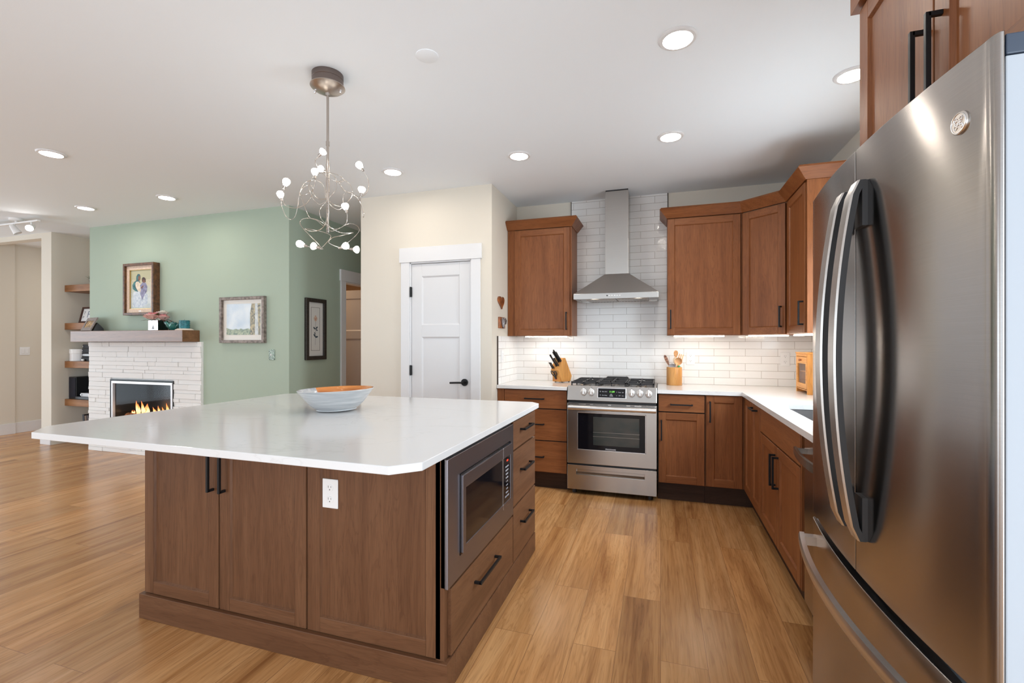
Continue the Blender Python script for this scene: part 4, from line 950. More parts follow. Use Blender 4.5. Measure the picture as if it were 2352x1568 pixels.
def ladle(r):
    def h(b, p, d):
        f = (Vector((-.25, -1, .1))); f = (f-d*f.dot(d)).normalized(); b.lathe([(0, -r*.55), (r*.6, -r*.42), (r*.95, 0), (r, .004), (r*.9, .002), (r*.55, -r*.34), (0, -r*.45)], p+d*r*.9, f, n=24)
    return h
def fork(b, p, d):
    u = (ex-d*ex.dot(d)).normalized(); n_ = u.cross(d)
    for k in (-1, 0, 1): b.extr([p+u*(k*.016-.004), p+u*(k*.016+.004), p+u*(k*.016+.004)+d*.045, p+u*(k*.016-.004)+d*.045], n_*.006)
    b.extr([p-u*.021, p+u*.021, p+u*.021-d*.022, p-u*.012-d*.03], n_*.006)
HOLE = plain('spoon_hole_dark', (.12, .06, .03, 1), .7)
stick('slotted_spoon', 'tall wooden slotted spoon standing at the back of the crock', (0, .02), (.012, .03, .245), .006, [WD, HOLE], paddle(.024, .068, .006, True))
stick('wooden_fork', 'wooden pasta fork leaning right in the crock', (-.01, .0), (.050, .02, .235), .006, WD, fork)
stick('wooden_ladle', 'round brown wooden spoon bowl facing front in the crock', (-.01, -.01), (.028, -.012, .185), .006, WD, ladle(.034))
stick('pale_spoon', 'pale wooden spoon behind the brown wooden spoon bowl', (-.02, .01), (.004, .015, .190), .006, PALEW, paddle(.026, .062))
t = thing('spatula', 'mottled brown spatula with a blue neck leaning left in the crock', 'utensil', (CXc-.01, CYc, ZT+.016), 0, 'utensils in the bamboo crock')
p0 = Vector((CXc+.02, CYc, ZT+.016)); p = Vector((CXc-.045, CYc-.01, ZT+.175)); d = (p-p0).normalized()
b = B(); b.tube([p0, p0.lerp(p, .5), p], .007, 10); part('neck', b, plain('blue_dark_plastic', (.015, .02, .14, 1), .35), t, smooth=True)
b = B(); paddle(.018, .105, .006)(b, p, d); part('blade', b, noisy('mottled_brown_resin', (.10, .04, .03, 1), (.55, .30, .20, 1), 60, .3), t, smooth=True)
stick('white_spoon', 'short white spoon head at the front rim of the crock', (.02, .02), (-.012, -.025, .145), .006, [plain('grey_white_plastic', (.58, .57, .58, 1), .4)], ladle(.030))
stick('green_scraper', 'small green utensil end at the right of the crock', (-.02, 0), (.034, -.03, .150), .007, [plain('green_plastic', (.02, .20, .07, 1), .4)], lambda b, p, d: b.ball(p+d*.012, .013, .013, .02, n=14))
# bread box
t = thing('bread_box', 'small honey-coloured wooden box with a mesh-glass front on the corner counter', 'bread box', (1.115, 4.05, ZT))
bx0, bx1, by0, by1, bh = 1.030, 1.20, 3.90, 4.20, .30
PINEY = wood('honey_pine_level', 'y', (.50, .21, .05, 1), (.62, .29, .08, 1), (.72, .38, .125, 1), .4)
for y0 in (by0, by1-.016): part('side', B().box(bx0-.004, bx1, y0, y0+.016, ZT, ZT+bh), PINE, t, bevel=.0015)
b = B(); b.box(bx0-.008, bx1, by0-.004, by1+.004, ZT+bh, ZT+bh+.010); b.box(bx0, bx1, by0+.016, by1-.016, ZT+.024, ZT+.034); b.box(bx1-.008, bx1, by0+.016, by1-.016, ZT+.03, ZT+bh); part('carcass', b, PINEY, t, bevel=.001)
b = B(); b.box(bx0+.02, bx1-.01, by0+.016, by1-.016, ZT+.160, ZT+.166); part('shelf', b, PINEY, t)
b = B(); b.box(bx0-.006, bx0+.008, by0+.018, by1-.018, ZT+bh-.075, ZT+bh-.024); b.box(bx0-.006, bx0+.008, by0+.018, by1-.018, ZT+.038, ZT+.075); b.box(bx0-.006, bx0+.008, by0+.018, by0+.046, ZT+.075, ZT+bh-.075); b.box(bx0-.006, bx0+.008, by1-.046, by1-.018, ZT+.075, ZT+bh-.075)
d = part('door', b, PINEY, t, bevel=.0012)
part('top_rail', B().box(bx0-.006, bx0+.008, by0+.016, by1-.016, ZT+bh-.020, ZT+bh), PINEY, t, bevel=.001)
part('door_glass', B().box(bx0+.001, bx0+.003, by0+.046, by1-.046, ZT+.075, ZT+bh-.075), PANE, d)
b = B(); b.lathe([(0, 0), (.006, 0), (.005, .006), (.009, .012), (.007, .018), (0, .02)], (bx0-.006, 4.05, ZT+bh-.048), (-1, 0, 0), n=16); part('knob', b, wood('knob_wood', 'x', (.2, .06, .02, 1), (.28, .09, .03, 1), (.35, .12, .04, 1)), d, smooth=True)
# light switch on the tiled return
t = thing('light_switch', 'white light switch on the tiled side wall left of the knife block', 'switch', (XP+.008, 4.10, 1.168), 0, 'white light switches')
FRW = Face((XP+.008, 0), (0, 1), (1, 0))
b = B(); FRW.slab(b, 4.066, 4.140, 0, .006, 1.11, 1.226); part('plate', b, WHTPL, t, bevel=.003)
b = B(); FRW.slab(b, 4.087, 4.119, .004, .012, 1.135, 1.201); part('rocker', b, WHTPL, t, bevel=.002)
# carved heart and key holder on the pantry side wall
FRT2 = Face((XP, 0), (0, 1), (1, 0))
HRT = noisy('red_brown_burl', (.10, .025, .008, 1), (.42, .13, .03, 1), 22, .3, coat=.4)
b = B(); hp = []
for i in range(36):
    q = 2*PI*i/36; x = .082*math.sin(q)**3; z = .0040*(13*math.cos(q)-5*math.cos(2*q)-2*math.cos(3*q)-math.cos(4*q)); hp.append(FRT2.p(4.065+x+.022*(-z/.07 if z < 0 else 0), 0, 1.677+z))
b.extr(hp, (.016, 0, 0)); single('wall_heart', b, HRT, 'carved red-brown wooden heart hanging on the wall left of the upper cabinet', 'wall ornament', bevel=.004)
t = thing('key_holder', 'small wooden plaque with hanging grey pieces on the wall below the wooden heart', 'wall ornament', (XP, 4.08, 1.43))
b = B(); FRT2.slab(b, 4.005, 4.165, 0, .016, 1.430, 1.535); part('board', b, HRT, t, bevel=.004)
PEW = plain('pewter', (.22, .20, .20, 1), .35, .8)
for k, (a, ln) in enumerate(((4.075, .085), (4.105, .095), (4.135, .060), (4.158, .055))):
    b = B(); b.tube([FRT2.p(a, .018, 1.527), FRT2.p(a-.004, .024, 1.527-ln*.4), FRT2.p(a+.002, .022, 1.527-ln)], lambda u: .006+.006*math.sin(u*PI), 10); b.cyl(FRT2.p(a, .012, 1.526), FRT2.p(a, .026, 1.526), .003, n=8); part('hook_piece', b, PEW, t, smooth=True)

# ------------------------------------------------------------------ fireplace and mantel
STONE = paint('white_painted_stone', (.80, .795, .78, 1), .75, 38, .35)
fxL, fxR = -6.60, -4.780; ox0, ox1, oz0, oz1 = -6.215, -5.190, .335, .868
t = thing('fireplace', 'white stacked-stone fireplace with a lit glass-front gas insert', 'fireplace', (-5.73, 3.78, 0))
b = B(); z = 0; rs = random.Random(3)
b.box(fxL, fxR, YG-.018, YG, 0, oz0); b.box(fxL, fxR, YG-.018, YG, oz1, 1.305); b.box(fxL, ox0, YG-.018, YG, oz0, oz1); b.box(ox1, fxR, YG-.018, YG, oz0, oz1)
while z < 1.30:
    h = rs.choice((.038, .045, .05, .062)); h = min(h, 1.305-z); x = fxL-rs.choice((0, .004))
    while x < fxR-.001:
        w = rs.choice((.12, .18, .24, .3, .38)); x1 = min(x+w, fxR)
        if fxR-x1 < .06: x1 = fxR
        dp = rs.uniform(.008, .020); y0 = YG-.018-dp
        for a0, a1 in ([(x, x1)] if (z+h <= oz0 or z >= oz1) else [(x, min(x1, ox0)), (max(x, ox1), x1)]):
            if a1-a0 > .012: b.hexa([(a0+.001, y0+rs.uniform(-.003, .003), z+.001), (a1-.001, y0+rs.uniform(-.003, .003), z+.001), (a1-.001, YG-.018, z+.001), (a0+.001, YG-.018, z+.001), (a0+.001, y0+rs.uniform(-.003, .003), z+h-.001), (a1-.001, y0+rs.uniform(-.003, .003), z+h-.001), (a1-.001, YG-.018, z+h-.001), (a0+.001, YG-.018, z+h-.001)])
        x = x1
    z += h
part('stone_facing', b, STONE, t, bevel=.0015)
FG = Face((0, YG-.034), (1, 0), (0, -1))
b = B(); e = .012
ringslab(FG, b, (ox0, ox1, oz0, oz1), (ox0+e, ox1-.004, oz0+e, oz1-e), -.03, .004)
part('black_surround', b, BLKPL, t)
fx0, fx1, fz0, fz1 = ox0+.03, ox1-.006, oz0+.022, oz1-.020
b = B(); e = .030
ringslab(FG, b, (fx0, fx1, fz0, fz1), (fx0+e*.8, fx1-e*.8, fz0+e, fz1-e), -.02, .010)
part('insert_frame', b, plain('pale_silver_frame', (.74, .74, .76, 1), .35, .3), t, bevel=.002)
FBX = plain('firebox_black', (.012, .012, .016, 1), .25)
b = B(); b.box(fx0, fx1, YG+.26, YG+.28, fz0, fz1); b.box(fx0, fx0+.02, YG-.02, YG+.26, fz0, fz1); b.box(fx1-.02, fx1, YG-.02, YG+.26, fz0, fz1); b.box(fx0, fx1, YG-.02, YG+.26, fz0-.01, fz0+.01); b.box(fx0, fx1, YG-.02, YG+.26, fz1-.02, fz1)
part('firebox', b, FBX, t)
b = B(); b.box(fx0+.02, fx1-.02, YG-.025, YG-.021, fz0+.02, fz1-.02); part('glass', b, pane('dim_fire_glass', (.9, .9, .9, 1), 1.22), t)
b = B(); rs = random.Random(5); EMB = noisy('ember_glass', (.16, .045, .015, 1), (.75, .30, .12, 1), 60, .25)
nx, ny = 70, 9; G = []
for i in range(nx+1):
    for_y = []
    for j in range(ny+1):
        x = fx0+.07+(fx1-fx0-.12)*i/nx; y = YG+.04+.16*j/ny; for_y.append(b.v((x+rs.uniform(-.003, .003), y, fz0+.085+rs.uniform(0, .016)-.05*(abs(j/ny-.5)*2)**3)))
    G.append(for_y)
for i in range(nx):
    for j in range(ny): b.f([G[i][j], G[i+1][j], G[i+1][j+1], G[i][j+1]])
part('ember_bed', b, EMB, t)
m, nt, bb = newmat('flame'); tc = N(nt, 'ShaderNodeTexCoord'); sp = N(nt, 'ShaderNodeSeparateXYZ'); L(nt, tc.outputs['Generated'], sp.inputs[0])
r = ramp(nt, sp.outputs[2], [(0, (1, .52, .18, 1)), (.35, (1, .72, .36, 1)), (.7, (1, .30, .07, 1)), (1, (.6, .10, .02, 1))]); L(nt, r.outputs[0], bb.inputs['Emission Color']); bb.inputs['Emission Strength'].default_value = 2.4; bb.inputs['Base Color'].default_value = (0, 0, 0, 1)
FLAME = m
for k in range(24):
    x = fx0+.13+(fx1-fx0-.17)*(k+rs.uniform(-.3, .3))/23.5; h = rs.choice((.05, .08, .11, .14, .17))*rs.uniform(.8, 1.15); y = YG+.11+rs.uniform(-.03, .03); w = .008+h*.07; ph = rs.uniform(0, 6)
    b = B(); b.tube([(x+.012*math.sin(ph+u*4)*u, y+.008*math.cos(ph+u*3)*u, fz0+.085+h*u) for u in [i/9 for i in range(10)]], lambda u, w=w: max(.0006, w*(math.sin(PI*min(1, u*.85+.12))**1.1)*(1-u*.55)), 8)
    part('flame', b, FLAME, t, smooth=True)
b = B(); b.box(-6.632, -4.836, 3.612, YG-.001, 1.306, 1.432); mant = single('mantel_shelf', b, MANTW, 'thick wooden mantel beam above the white stone fireplace', 'mantel', bevel=.003)
ZM = 1.432

# ------------------------------------------------------------------ pictures
def pframe(b, F, a0, a1, z0, z1, w, d, mi=0, inner=None):
    inner = inner if inner is not None else d-.008
    ringslab(F, b, (a0, a1, z0, z1), (a0+w, a1-w, z0+w, z1-w), 0, d, mi)
FGW = Face((0, YG), (1, 0), (0, -1))
OLDF = noisy('dark_walnut_frame', (.055, .024, .010, 1), (.16, .065, .022, 1), 30, .4, 4, (1, 1, 1))
def poly(b, F, pts, d, mi): b.f([b.v(F.p(a, d, z)) for a, z in pts], mi)
t = thing('framed_painting', 'dark-framed painting of a shawled woman holding a child, above the mantel', 'picture', (-5.78, YG, 1.62), 0, 'framed wall pictures')
a0, a1, z0, z1 = -5.940, -5.445, 1.613, 2.208
b = B(); pframe(b, FGW, a0, a1, z0, z1, .028, .075); part('frame', b, OLDF, t, bevel=.003)
b = B(); pframe(b, FGW, a0+.026, a1-.026, z0+.026, z1-.026, .046, .050); part('liner', b, noisy('pink_cream_linen', (.62, .47, .37, 1), (.74, .58, .46, 1), 90, .8), t)
b = B(); pframe(b, FGW, a0+.070, a1-.070, z0+.070, z1-.070, .007, .046); part('gilt_slip', b, plain('gilt', (.55, .36, .12, 1), .35, .8), t)
m, nt, bb = newmat('painting_ground'); n_ = N(nt, 'ShaderNodeTexNoise', Scale=26, Detail=5, Distortion=1.5); tc = N(nt, 'ShaderNodeTexCoord'); L(nt, tc.outputs['Object'], n_.inputs['Vector']); sp = N(nt, 'ShaderNodeSeparateXYZ'); L(nt, tc.outputs['Generated'], sp.inputs[0])
ad = N(nt, 'ShaderNodeMath', operation='MULTIPLY_ADD'); ad.inputs[1].default_value = .55; L(nt, n_.outputs[0], ad.inputs[0]); L(nt, sp.outputs[2], ad.inputs[2])
r = ramp(nt, ad.outputs[0], [(.2, (.40, .47, .48, 1)), (.5, (.62, .66, .66, 1)), (.75, (.50, .53, .46, 1)), (1.0, (.60, .52, .36, 1)), (1.25, (.46, .44, .28, 1))]); L(nt, r.outputs[0], bb.inputs['Base Color']); bb.inputs['Roughness'].default_value = .6
def dab(nm, c1, c2): return noisy(nm, c1, c2, 38, .6, 5)
PM = [m, dab('teal_shawl', (.02, .09, .11, 1), (.06, .22, .22, 1)), dab('cream_blouse', (.62, .50, .38, 1), (.78, .68, .54, 1)), dab('warm_skin_paint', (.13, .05, .025, 1), (.24, .10, .055, 1)), dab('violet_wrap', (.14, .13, .22, 1), (.30, .30, .44, 1)), dab('dark_hair_paint', (.02, .012, .01, 1), (.09, .03, .02, 1)), dab('pale_blue_skirt', (.40, .47, .56, 1), (.66, .70, .74, 1))]
b = B(); ca0, ca1, cz0, cz1 = a0+.074, a1-.074, z0+.074, z1-.074; cwid, chei = ca1-ca0, cz1-cz0
FGW.slab(b, ca0, ca1, 0, .036, cz0, cz1, 0)
def pp(pts, d, mi): poly(b, FGW, [(ca0+u*cwid, cz0+v*chei) for u, v in pts], .0362+d, mi)
pp([(.15, .44), (.12, .40), (.10, .20), (.12, .06), (.50, .03), (.78, .12), (.80, .34), (.66, .44), (.4, .47)], .0002, 6)
pp([(.08, .62), (.10, .52), (.22, .46), (.34, .44), (.44, .52), (.44, .70), (.30, .74), (.16, .70)], .0004, 1)
pp([(.22, .66), (.27, .70), (.36, .71), (.46, .64), (.52, .58), (.52, .47), (.46, .43), (.34, .46), (.24, .56)], .0006, 2)
pp([(.44, .60), (.56, .68), (.72, .66), (.78, .56), (.76, .44), (.66, .36), (.54, .22), (.46, .38), (.48, .50)], .0008, 4)
pp([(.26, .73), (.27, .84), (.34, .90), (.43, .89), (.46, .84), (.44, .74), (.34, .70)], .0010, 1)
pp([(.36, .73), (.36, .83), (.41, .86), (.46, .82), (.46, .76), (.42, .72)], .0012, 3)
pp([(.54, .70), (.53, .77), (.58, .81), (.66, .80), (.71, .76), (.70, .68), (.62, .66)], .0014, 5)
pp([(.58, .69), (.58, .74), (.64, .75), (.68, .73), (.67, .68), (.62, .665)], .0016, 3)
pp([(.48, .54), (.58, .60), (.62, .58), (.54, .52)], .0018, 3)
part('canvas', b, PM, t)
b = B(); FGW.slab(b, -5.712, -5.672, .048, .0515, z0+.042, z0+.052); part('name_plate', b, WHTPL, t)
# landscape print
t = thing('framed_print', 'grey-framed landscape print with a birch trunk and wide cream mat on the green wall', 'picture', (-4.24, YG, 1.29), 0, 'framed wall pictures')
a0, a1, z0, z1 = -4.512, -3.905, 1.294, 1.781
b = B(); pframe(b, FGW, a0, a1, z0, z1, .030, .038); part('frame', b, noisy('weathered_grey_wood', (.11, .085, .07, 1), (.30, .25, .22, 1), 30, .5, 5, (1, 1, 1), bmp=.1), t, bevel=.002)
b = B(); FGW.slab(b, a0+.03, a1-.03, 0, .010, z0+.03, z1-.03); part('mat_board', b, plain('cream_mat', (.74, .68, .60, 1), .8), t)
SKYP = noisy('pale_sky_wash', (.50, .60, .70, 1), (.72, .77, .80, 1), 7, .7)
TREEP = noisy('painted_treeline', (.10, .16, .10, 1), (.42, .46, .28, 1), 55, .7, 5); FOLP = noisy('painted_leaves', (.035, .04, .025, 1), (.48, .38, .18, 1), 48, .7, 3); TRKP = noisy('painted_birch', (.45, .48, .48, 1), (.66, .68, .66, 1), 30, .7, 3)
b = B(); i0, i1, j0, j1 = a0+.075, a1-.068, z0+.085, z1-.072
FGW.slab(b, i0, i1, 0, .0112, j0, j1, 0)
hill = [(i0, j0), (i1, j0), (i1, j0+.085)]; k = 14
hill += [(i1-(i1-i0)*i/k, j0+.055+.025*R.random()) for i in range(1, k+1)]
poly(b, FGW, hill, .0114, 1); xs = i0+(i1-i0)*.70
poly(b, FGW, [(xs, j0), (i1, j0), (i1, j1), (xs+.02, j1), (xs, j1-.1)], .0116, 2); poly(b, FGW, [(xs+.065, j0), (xs+.110, j0), (xs+.100, j1), (xs+.066, j1)], .0118, 3)
part('print', b, [SKYP, TREEP, FOLP, TRKP], t)
b = B(); FGW.slab(b, a0+.028, a1-.028, .014, .017, z0+.028, z1-.028); part('glass', b, PANE, t)
# botanical print in the hall
FHW = Face((XH, 0), (0, 1), (1, 0))
t = thing('framed_print', 'tall black-framed rose print on the darker green side wall', 'picture', (XH, 4.22, 1.10), 0, 'framed wall pictures')
a0, a1, z0, z1 = 4.022, 4.335, 1.110, 1.778
b = B(); pframe(b, FHW, a0, a1, z0, z1, .042, .030); part('frame', b, noisy('black_textured_frame', (.012, .010, .009, 1), (.05, .042, .035, 1), 120, .4, bmp=.3), t, bevel=.004)
b = B(); FHW.slab(b, a0+.04, a1-.04, 0, .010, z0+.04, z1-.04); part('mat_board', b, plain('white_mat', (.76, .76, .74, 1), .8), t)
INK = plain('black_line', (.02, .02, .02, 1), .7); LEAFP = plain('blue_green_leaf_ink', (.03, .06, .09, 1), .7); ROSEP = noisy('peach_rose_wash', (.55, .30, .22, 1), (.74, .60, .48, 1), 60, .8)
b = B(); l0, l1, k0, k1 = a0+.088, a1-.088, z0+.10, z1-.095; lw = .003
for q in ((l0, l1, k0, k0+lw), (l0, l1, k1-lw, k1), (l0, l0+lw, k0, k1), (l1-lw, l1, k0, k1)): FHW.slab(b, q[0], q[1], .0095, .0108, q[2], q[3], 0)
am = (a0+a1)/2; poly(b, FHW, [(am-.006, k0+.06), (am-.003, k0+.06), (am+.004, k0+.33), (am+.001, k0+.33)], .0106, 0)
for x, z, s_, an in ((am-.018, k0+.245, .020, 2.5), (am+.018, k0+.25, .020, .7), (am+.020, k0+.225, .016, -.4), (am-.014, k0+.165, .022, 2.3), (am+.016, k0+.150, .022, .2), (am-.012, k0+.190, .014, 1.9)):
    poly(b, FHW, [(x+s_*math.cos(q)*math.cos(an)-s_*.45*math.sin(q)*math.sin(an), z+s_*math.cos(q)*math.sin(an)+s_*.45*math.sin(q)*math.cos(an)) for q in [2*PI*i/10 for i in range(10)]], .0108, 1)
for dx, dz, s_ in ((0, .345, .026), (-.014, .352, .017), (.014, .352, .017), (0, .368, .018)):
    poly(b, FHW, [(am+dx+s_*.8*math.cos(q), k0+dz+s_*math.sin(q)) for q in [2*PI*i/14 for i in range(14)]], .0109+dz*.0003, 2)
part('print', b, [INK, LEAFP, ROSEP], t)
b = B(); FHW.slab(b, a0+.040, a1-.040, .014, .016, z0+.040, z1-.040); part('glass', b, PANE, t)
# patterned plate on the green wall
t = thing('light_switch', 'patterned black and pale green switch plate low on the green wall', 'switch', (-3.83, YG, 1.118))
b = B(); FGW.slab(b, -3.868, -3.796, 0, .010, 1.118, 1.224); part('plate', b, noisy('speckled_plate', (.02, .03, .03, 1), (.45, .58, .50, 1), 110, .4, 3, lo=.42, hi=.52), t, bevel=.003)
b = B(); FGW.slab(b, -3.836, -3.828, .008, .020, 1.162, 1.180); part('toggle', b, WHTPL, t, bevel=.001)
t = thing('light_switch', 'white double rocker switch on the far left hall wall', 'switch', (-8.8, 4.245, 1.12), 0, 'white light switches')
FHL = Face((-8.8, 0), (0, 1), (1, 0))
b = B(); FHL.slab(b, 4.188, 4.304, 0, .006, 1.116, 1.232); part('plate', b, WHTPL, t, bevel=.003)
for a in (4.222, 4.270): b = B(); FHL.slab(b, a-.016, a+.016, .004, .011, 1.141, 1.207); part('rocker', b, WHTPL, t, bevel=.002)

# ------------------------------------------------------------------ things on the mantel
def leaning(name, label, cx, cy, cz, w, h, lean, yaw, group=None):
    t = thing(name, label, 'picture frame', (cx, cy, cz), yaw, group); T = Matrix.Rotation(-lean, 4, 'X'); return t, T
LF = Face((0, 0), (1, 0), (0, -1))
t, T = leaning('photo_frame', 'grey wooden photo frame leaning on its black stand at the mantel end', -6.445, 3.665, ZM, .30, .20, .42, math.radians(-14), 'standing picture frames')
b = B(); b.T = T; pframe(b, LF, -.155, .155, .002, .172, .042, .014); part('frame', b, noisy('grey_wood_frame', (.16, .13, .12, 1), (.30, .25, .23, 1), 25, .5, 4, (1, 1, 6)), t, bevel=.002, local=True)
b = B(); b.T = T; LF.slab(b, -.115, .115, 0, .006, .042, .132); part('photo', b, noisy('warm_photo', (.10, .06, .03, 1), (.80, .48, .20, 1), 24, .3, 3), t, local=True)
b = B(); b.extr([(.05, .062, .10), (.05, .022, .004), (.05, .120, .002), (.05, .118, .03)], (.09, 0, 0)); part('easel_back', b, BLKPL, t, local=True)
# flowers in a mirrored cube vase
vx, vy = -5.315, 3.70
t = thing('flower_vase', 'small mirrored cube vase of pink roses on the mantel', 'vase of flowers', (vx, vy, ZM), math.radians(8))
MIR = plain('mirror_glass', (.85, .86, .88, 1), .04, 1)
s_ = .062
b = B(); b.box(-s_, s_, -s_+.003, s_, .002, .110); part('vase', b, plain('dark_reflection_green', (.006, .014, .012, 1), .2, spec=.3), t, bevel=.002, local=True)  # side faces coloured dark green in place of a mirror reflection
b = B(); b.box(-s_, s_, -s_, -s_+.003, .002, .110); part('mirror_panel', b, MIR, t, bevel=.001, local=True)
b = B(); b.extr([(-.02, -s_-.0008, .012), (.02, -s_-.0008, .012), (0, -s_-.0008, .06)], (0, .0008, 0)); part('panel_reflection', b, plain('reflection_grey', (.30, .31, .32, 1), .3), t, local=True)  # grey triangle paints a reflection onto the mirror
PK = [plain('rose_pink', (.72, .22, .24, 1), .6), plain('rose_pale', (.80, .52, .48, 1), .6), plain('rose_cream', (.80, .74, .66, 1), .6)]
def rose(c, r, mat, mcore):
    b = B(); c = Vector(c); rr = random.Random(int(r*1e5)+int(abs(c.x)*1e4))
    for lay, (n_, ro, up, mi) in enumerate(((4, .30, .75, 1), (5, .55, .62, 1), (6, .78, .35, 0), (7, 1.0, .0, 0))):
        for k in range(n_):
            a = 2*PI*k/n_+lay*.7+rr.uniform(-.15, .15); u = Vector((math.cos(a), math.sin(a), 0)); w = Vector((-u.y, u.x, 0)); hw = r*ro*.75
            base = c+u*r*ro*.25+Vector((0, 0, -r*.35)); mid = c+u*r*ro*.72+Vector((0, 0, r*(.05+up*.35))); tip = c+u*r*ro*.95+Vector((0, 0, r*(.20+up*.55)))
            rows = [[base-w*hw*.4, base, base+w*hw*.4], [mid-w*hw-u*r*.06, mid+u*r*.06, mid+w*hw-u*r*.06], [tip-w*hw*.55, tip+u*r*.05, tip+w*hw*.55]]
            V = [[b.v(p) for p in q] for q in rows]
            for i in range(2):
                for j in range(2): b.f([V[i][j], V[i][j+1], V[i+1][j+1], V[i+1][j]], mi)
    part('rose', b, [mat, mcore], t, smooth=True, local=True, ang=80)
rose((-.060, -.045, .150), .062, PK[1], PK[0]); rose((.0, -.065, .150), .074, PK[1], PK[0]); rose((-.01, .03, .180), .058, PK[1], PK[1]); rose((.065, .0, .190), .052, PK[2], PK[2]); rose((.090, -.02, .140), .060, PK[1], PK[0])
b = B(); LV = noisy('olive_leaf', (.06, .07, .015, 1), (.17, .17, .05, 1), 20, .5)
for px_, py_, pz_, ax, ay, az, ln in ((.02, -.06, .15, .7, -.2, .35, .09), (.08, -.04, .13, .9, -.3, .0, .10), (-.07, -.05, .12, -.7, -.5, -.2, .08), (.03, .04, .16, .2, .5, .5, .08)):
    d = Vector((ax, ay, az)).normalized(); s2 = d.cross(Vector((0, 0, 1))).normalized(); p = Vector((px_, py_, pz_)); V = [b.v(p), b.v(p+d*ln*.45+s2*.024), b.v(p+d*ln), b.v(p+d*ln*.45-s2*.024)]; b.f(V)
part('leaves', b, LV, t, local=True)
b = B()
for k in range(7):
    a = R.uniform(-1.6, .5); p = Vector((.03*math.cos(a), .03*math.sin(a), .11)); b.tube([p, p+Vector((.07*math.cos(a), .07*math.sin(a), .01)), p+Vector((.13*math.cos(a), .13*math.sin(a), -.006-.004*k))], .0028, 6)
part('stems', b, plain('dry_red_stem', (.14, .03, .02, 1), .7), t, smooth=True, local=True)
# teal lotus dish
t = thing('ceramic_dish', 'teal glazed leaf-edged dish on the mantel beside the vase', 'dish', (-5.09, 3.715, ZM))
TEAL = noisy('teal_glaze', (.005, .07, .065, 1), (.03, .20, .175, 1), 16, .12, coat=.8)
b = B()
for k in range(8):
    a = 2*PI*k/8; u = Vector((math.cos(a), math.sin(a), 0)); w = Vector((-u.y, u.x, 0)); c = Vector((-5.09, 3.715, ZM)); rows = []
    for rr_, hh, ww in ((.0, .004, .004), (.045, .012, .026), (.075, .040, .036), (.088, .070, .026), (.096, .094, .002)):
        rows.append([b.v(c+u*rr_+Vector((0, 0, hh))+w*ww*s2+u*(-.012*abs(s2))) for s2 in (-1, -.5, 0, .5, 1)])
    for A, C in zip(rows, rows[1:]):
        for j in range(4): b.f([A[j], A[j+1], C[j+1], C[j]])
o = part('petals', b, TEAL, t, smooth=True, ang=80); md = o.modifiers.new('thick', 'SOLIDIFY'); md.thickness = .005
b = B(); b.lathe([(0, 0), (.04, 0), (.05, .008), (.03, .014), (0, .014)], (-5.09, 3.715, ZM), n=24); part('foot', b, TEAL, t, smooth=True)
# candle on its pale stand
b = B(); b.lathe([(0, 0), (.088, 0), (.085, .006), (.066, .016), (.06, .018), (0, .018)], (-4.925, 3.705, ZM), n=36)
single('candle_stand', b, plain('pale_stone', (.72, .62, .54, 1), .6), 'pale round stand under the teal candle on the mantel', 'stand', smooth=True)
t = thing('candle', 'teal pillar candle with raised pattern on a pale stand on the mantel', 'candle', (-4.925, 3.705, ZM+.018))
b = B(); n_ = 48; rows = []
for j in range(25):
    z = .088*j/24; rows.append([b.v((-4.925+(.050+.0018*math.sin(i*PI/4)*math.cos(j*PI/3))*math.cos(2*PI*i/n_), 3.705+(.050+.0018*math.sin(i*PI/4)*math.cos(j*PI/3))*math.sin(2*PI*i/n_), ZM+.018+z)) for i in range(n_)])
for A, C in zip(rows, rows[1:]):
    for i in range(n_): b.f([A[i], A[(i+1) % n_], C[(i+1) % n_], C[i]])
b.f(rows[-1]); b.f(list(reversed(rows[0])))
part('wax', b, noisy('teal_wax', (.01, .10, .125, 1), (.02, .20, .235, 1), 40, .35), t, smooth=True)
b = B(); b.cyl((-4.925, 3.705, ZM+.105), (-4.925, 3.705, ZM+.118), .0012, n=6); part('wick', b, BLKPL, t)

# ------------------------------------------------------------------ niche shelves and what stands on them
ZS = [2.040, 1.549, 1.057, .566]
for z, lb in zip(ZS, ('topmost floating wooden shelf in the niche, with a small plant', 'second floating wooden shelf from the top, with the lettered frame', 'third floating wooden shelf from the top, with the white canister', 'lowest floating wooden shelf, with the black speaker')):
    b = B(); b.box(-7.358, -6.639, 3.947, 4.298, z-.085, z); single('floating_shelf', b, SHELFW, lb, 'shelf', 'floating shelves in the niche', bevel=.002)
t = thing('potted_plant', 'small dark green plant on the topmost niche shelf', 'plant', (-6.93, 4.02, ZS[0]))
b = B(); b.lathe([(0, 0), (.035, 0), (.045, .05), (.04, .05), (.03, .04), (0, .04)], (-6.93, 4.02, ZS[0]), n=20); part('pot', b, plain('brown_pot', (.10, .05, .03, 1), .6), t, smooth=True)
b = B()
for k in range(26):
    a = R.uniform(0, 2*PI); e = R.uniform(.2, 1.3); d = Vector((math.cos(a)*math.cos(e), math.sin(a)*math.cos(e), math.sin(e))); p = Vector((-6.93, 4.02, ZS[0]+.05)); s2 = d.cross(Vector((0, 0, 1))).normalized(); ln = R.uniform(.05, .10); V = [b.v(p), b.v(p+d*ln*.5+s2*.012), b.v(p+d*ln), b.v(p+d*ln*.5-s2*.012)]; b.f(V)
part('leaves', b, noisy('dark_plant_leaf', (.02, .04, .015, 1), (.08, .12, .04, 1), 20, .5), t)
t, T = leaning('letter_frame', 'dark-framed white sign with large blue-grey letters on the second niche shelf', -6.94, 4.045, ZS[1], .5, .25, .22, 0, 'standing picture frames')
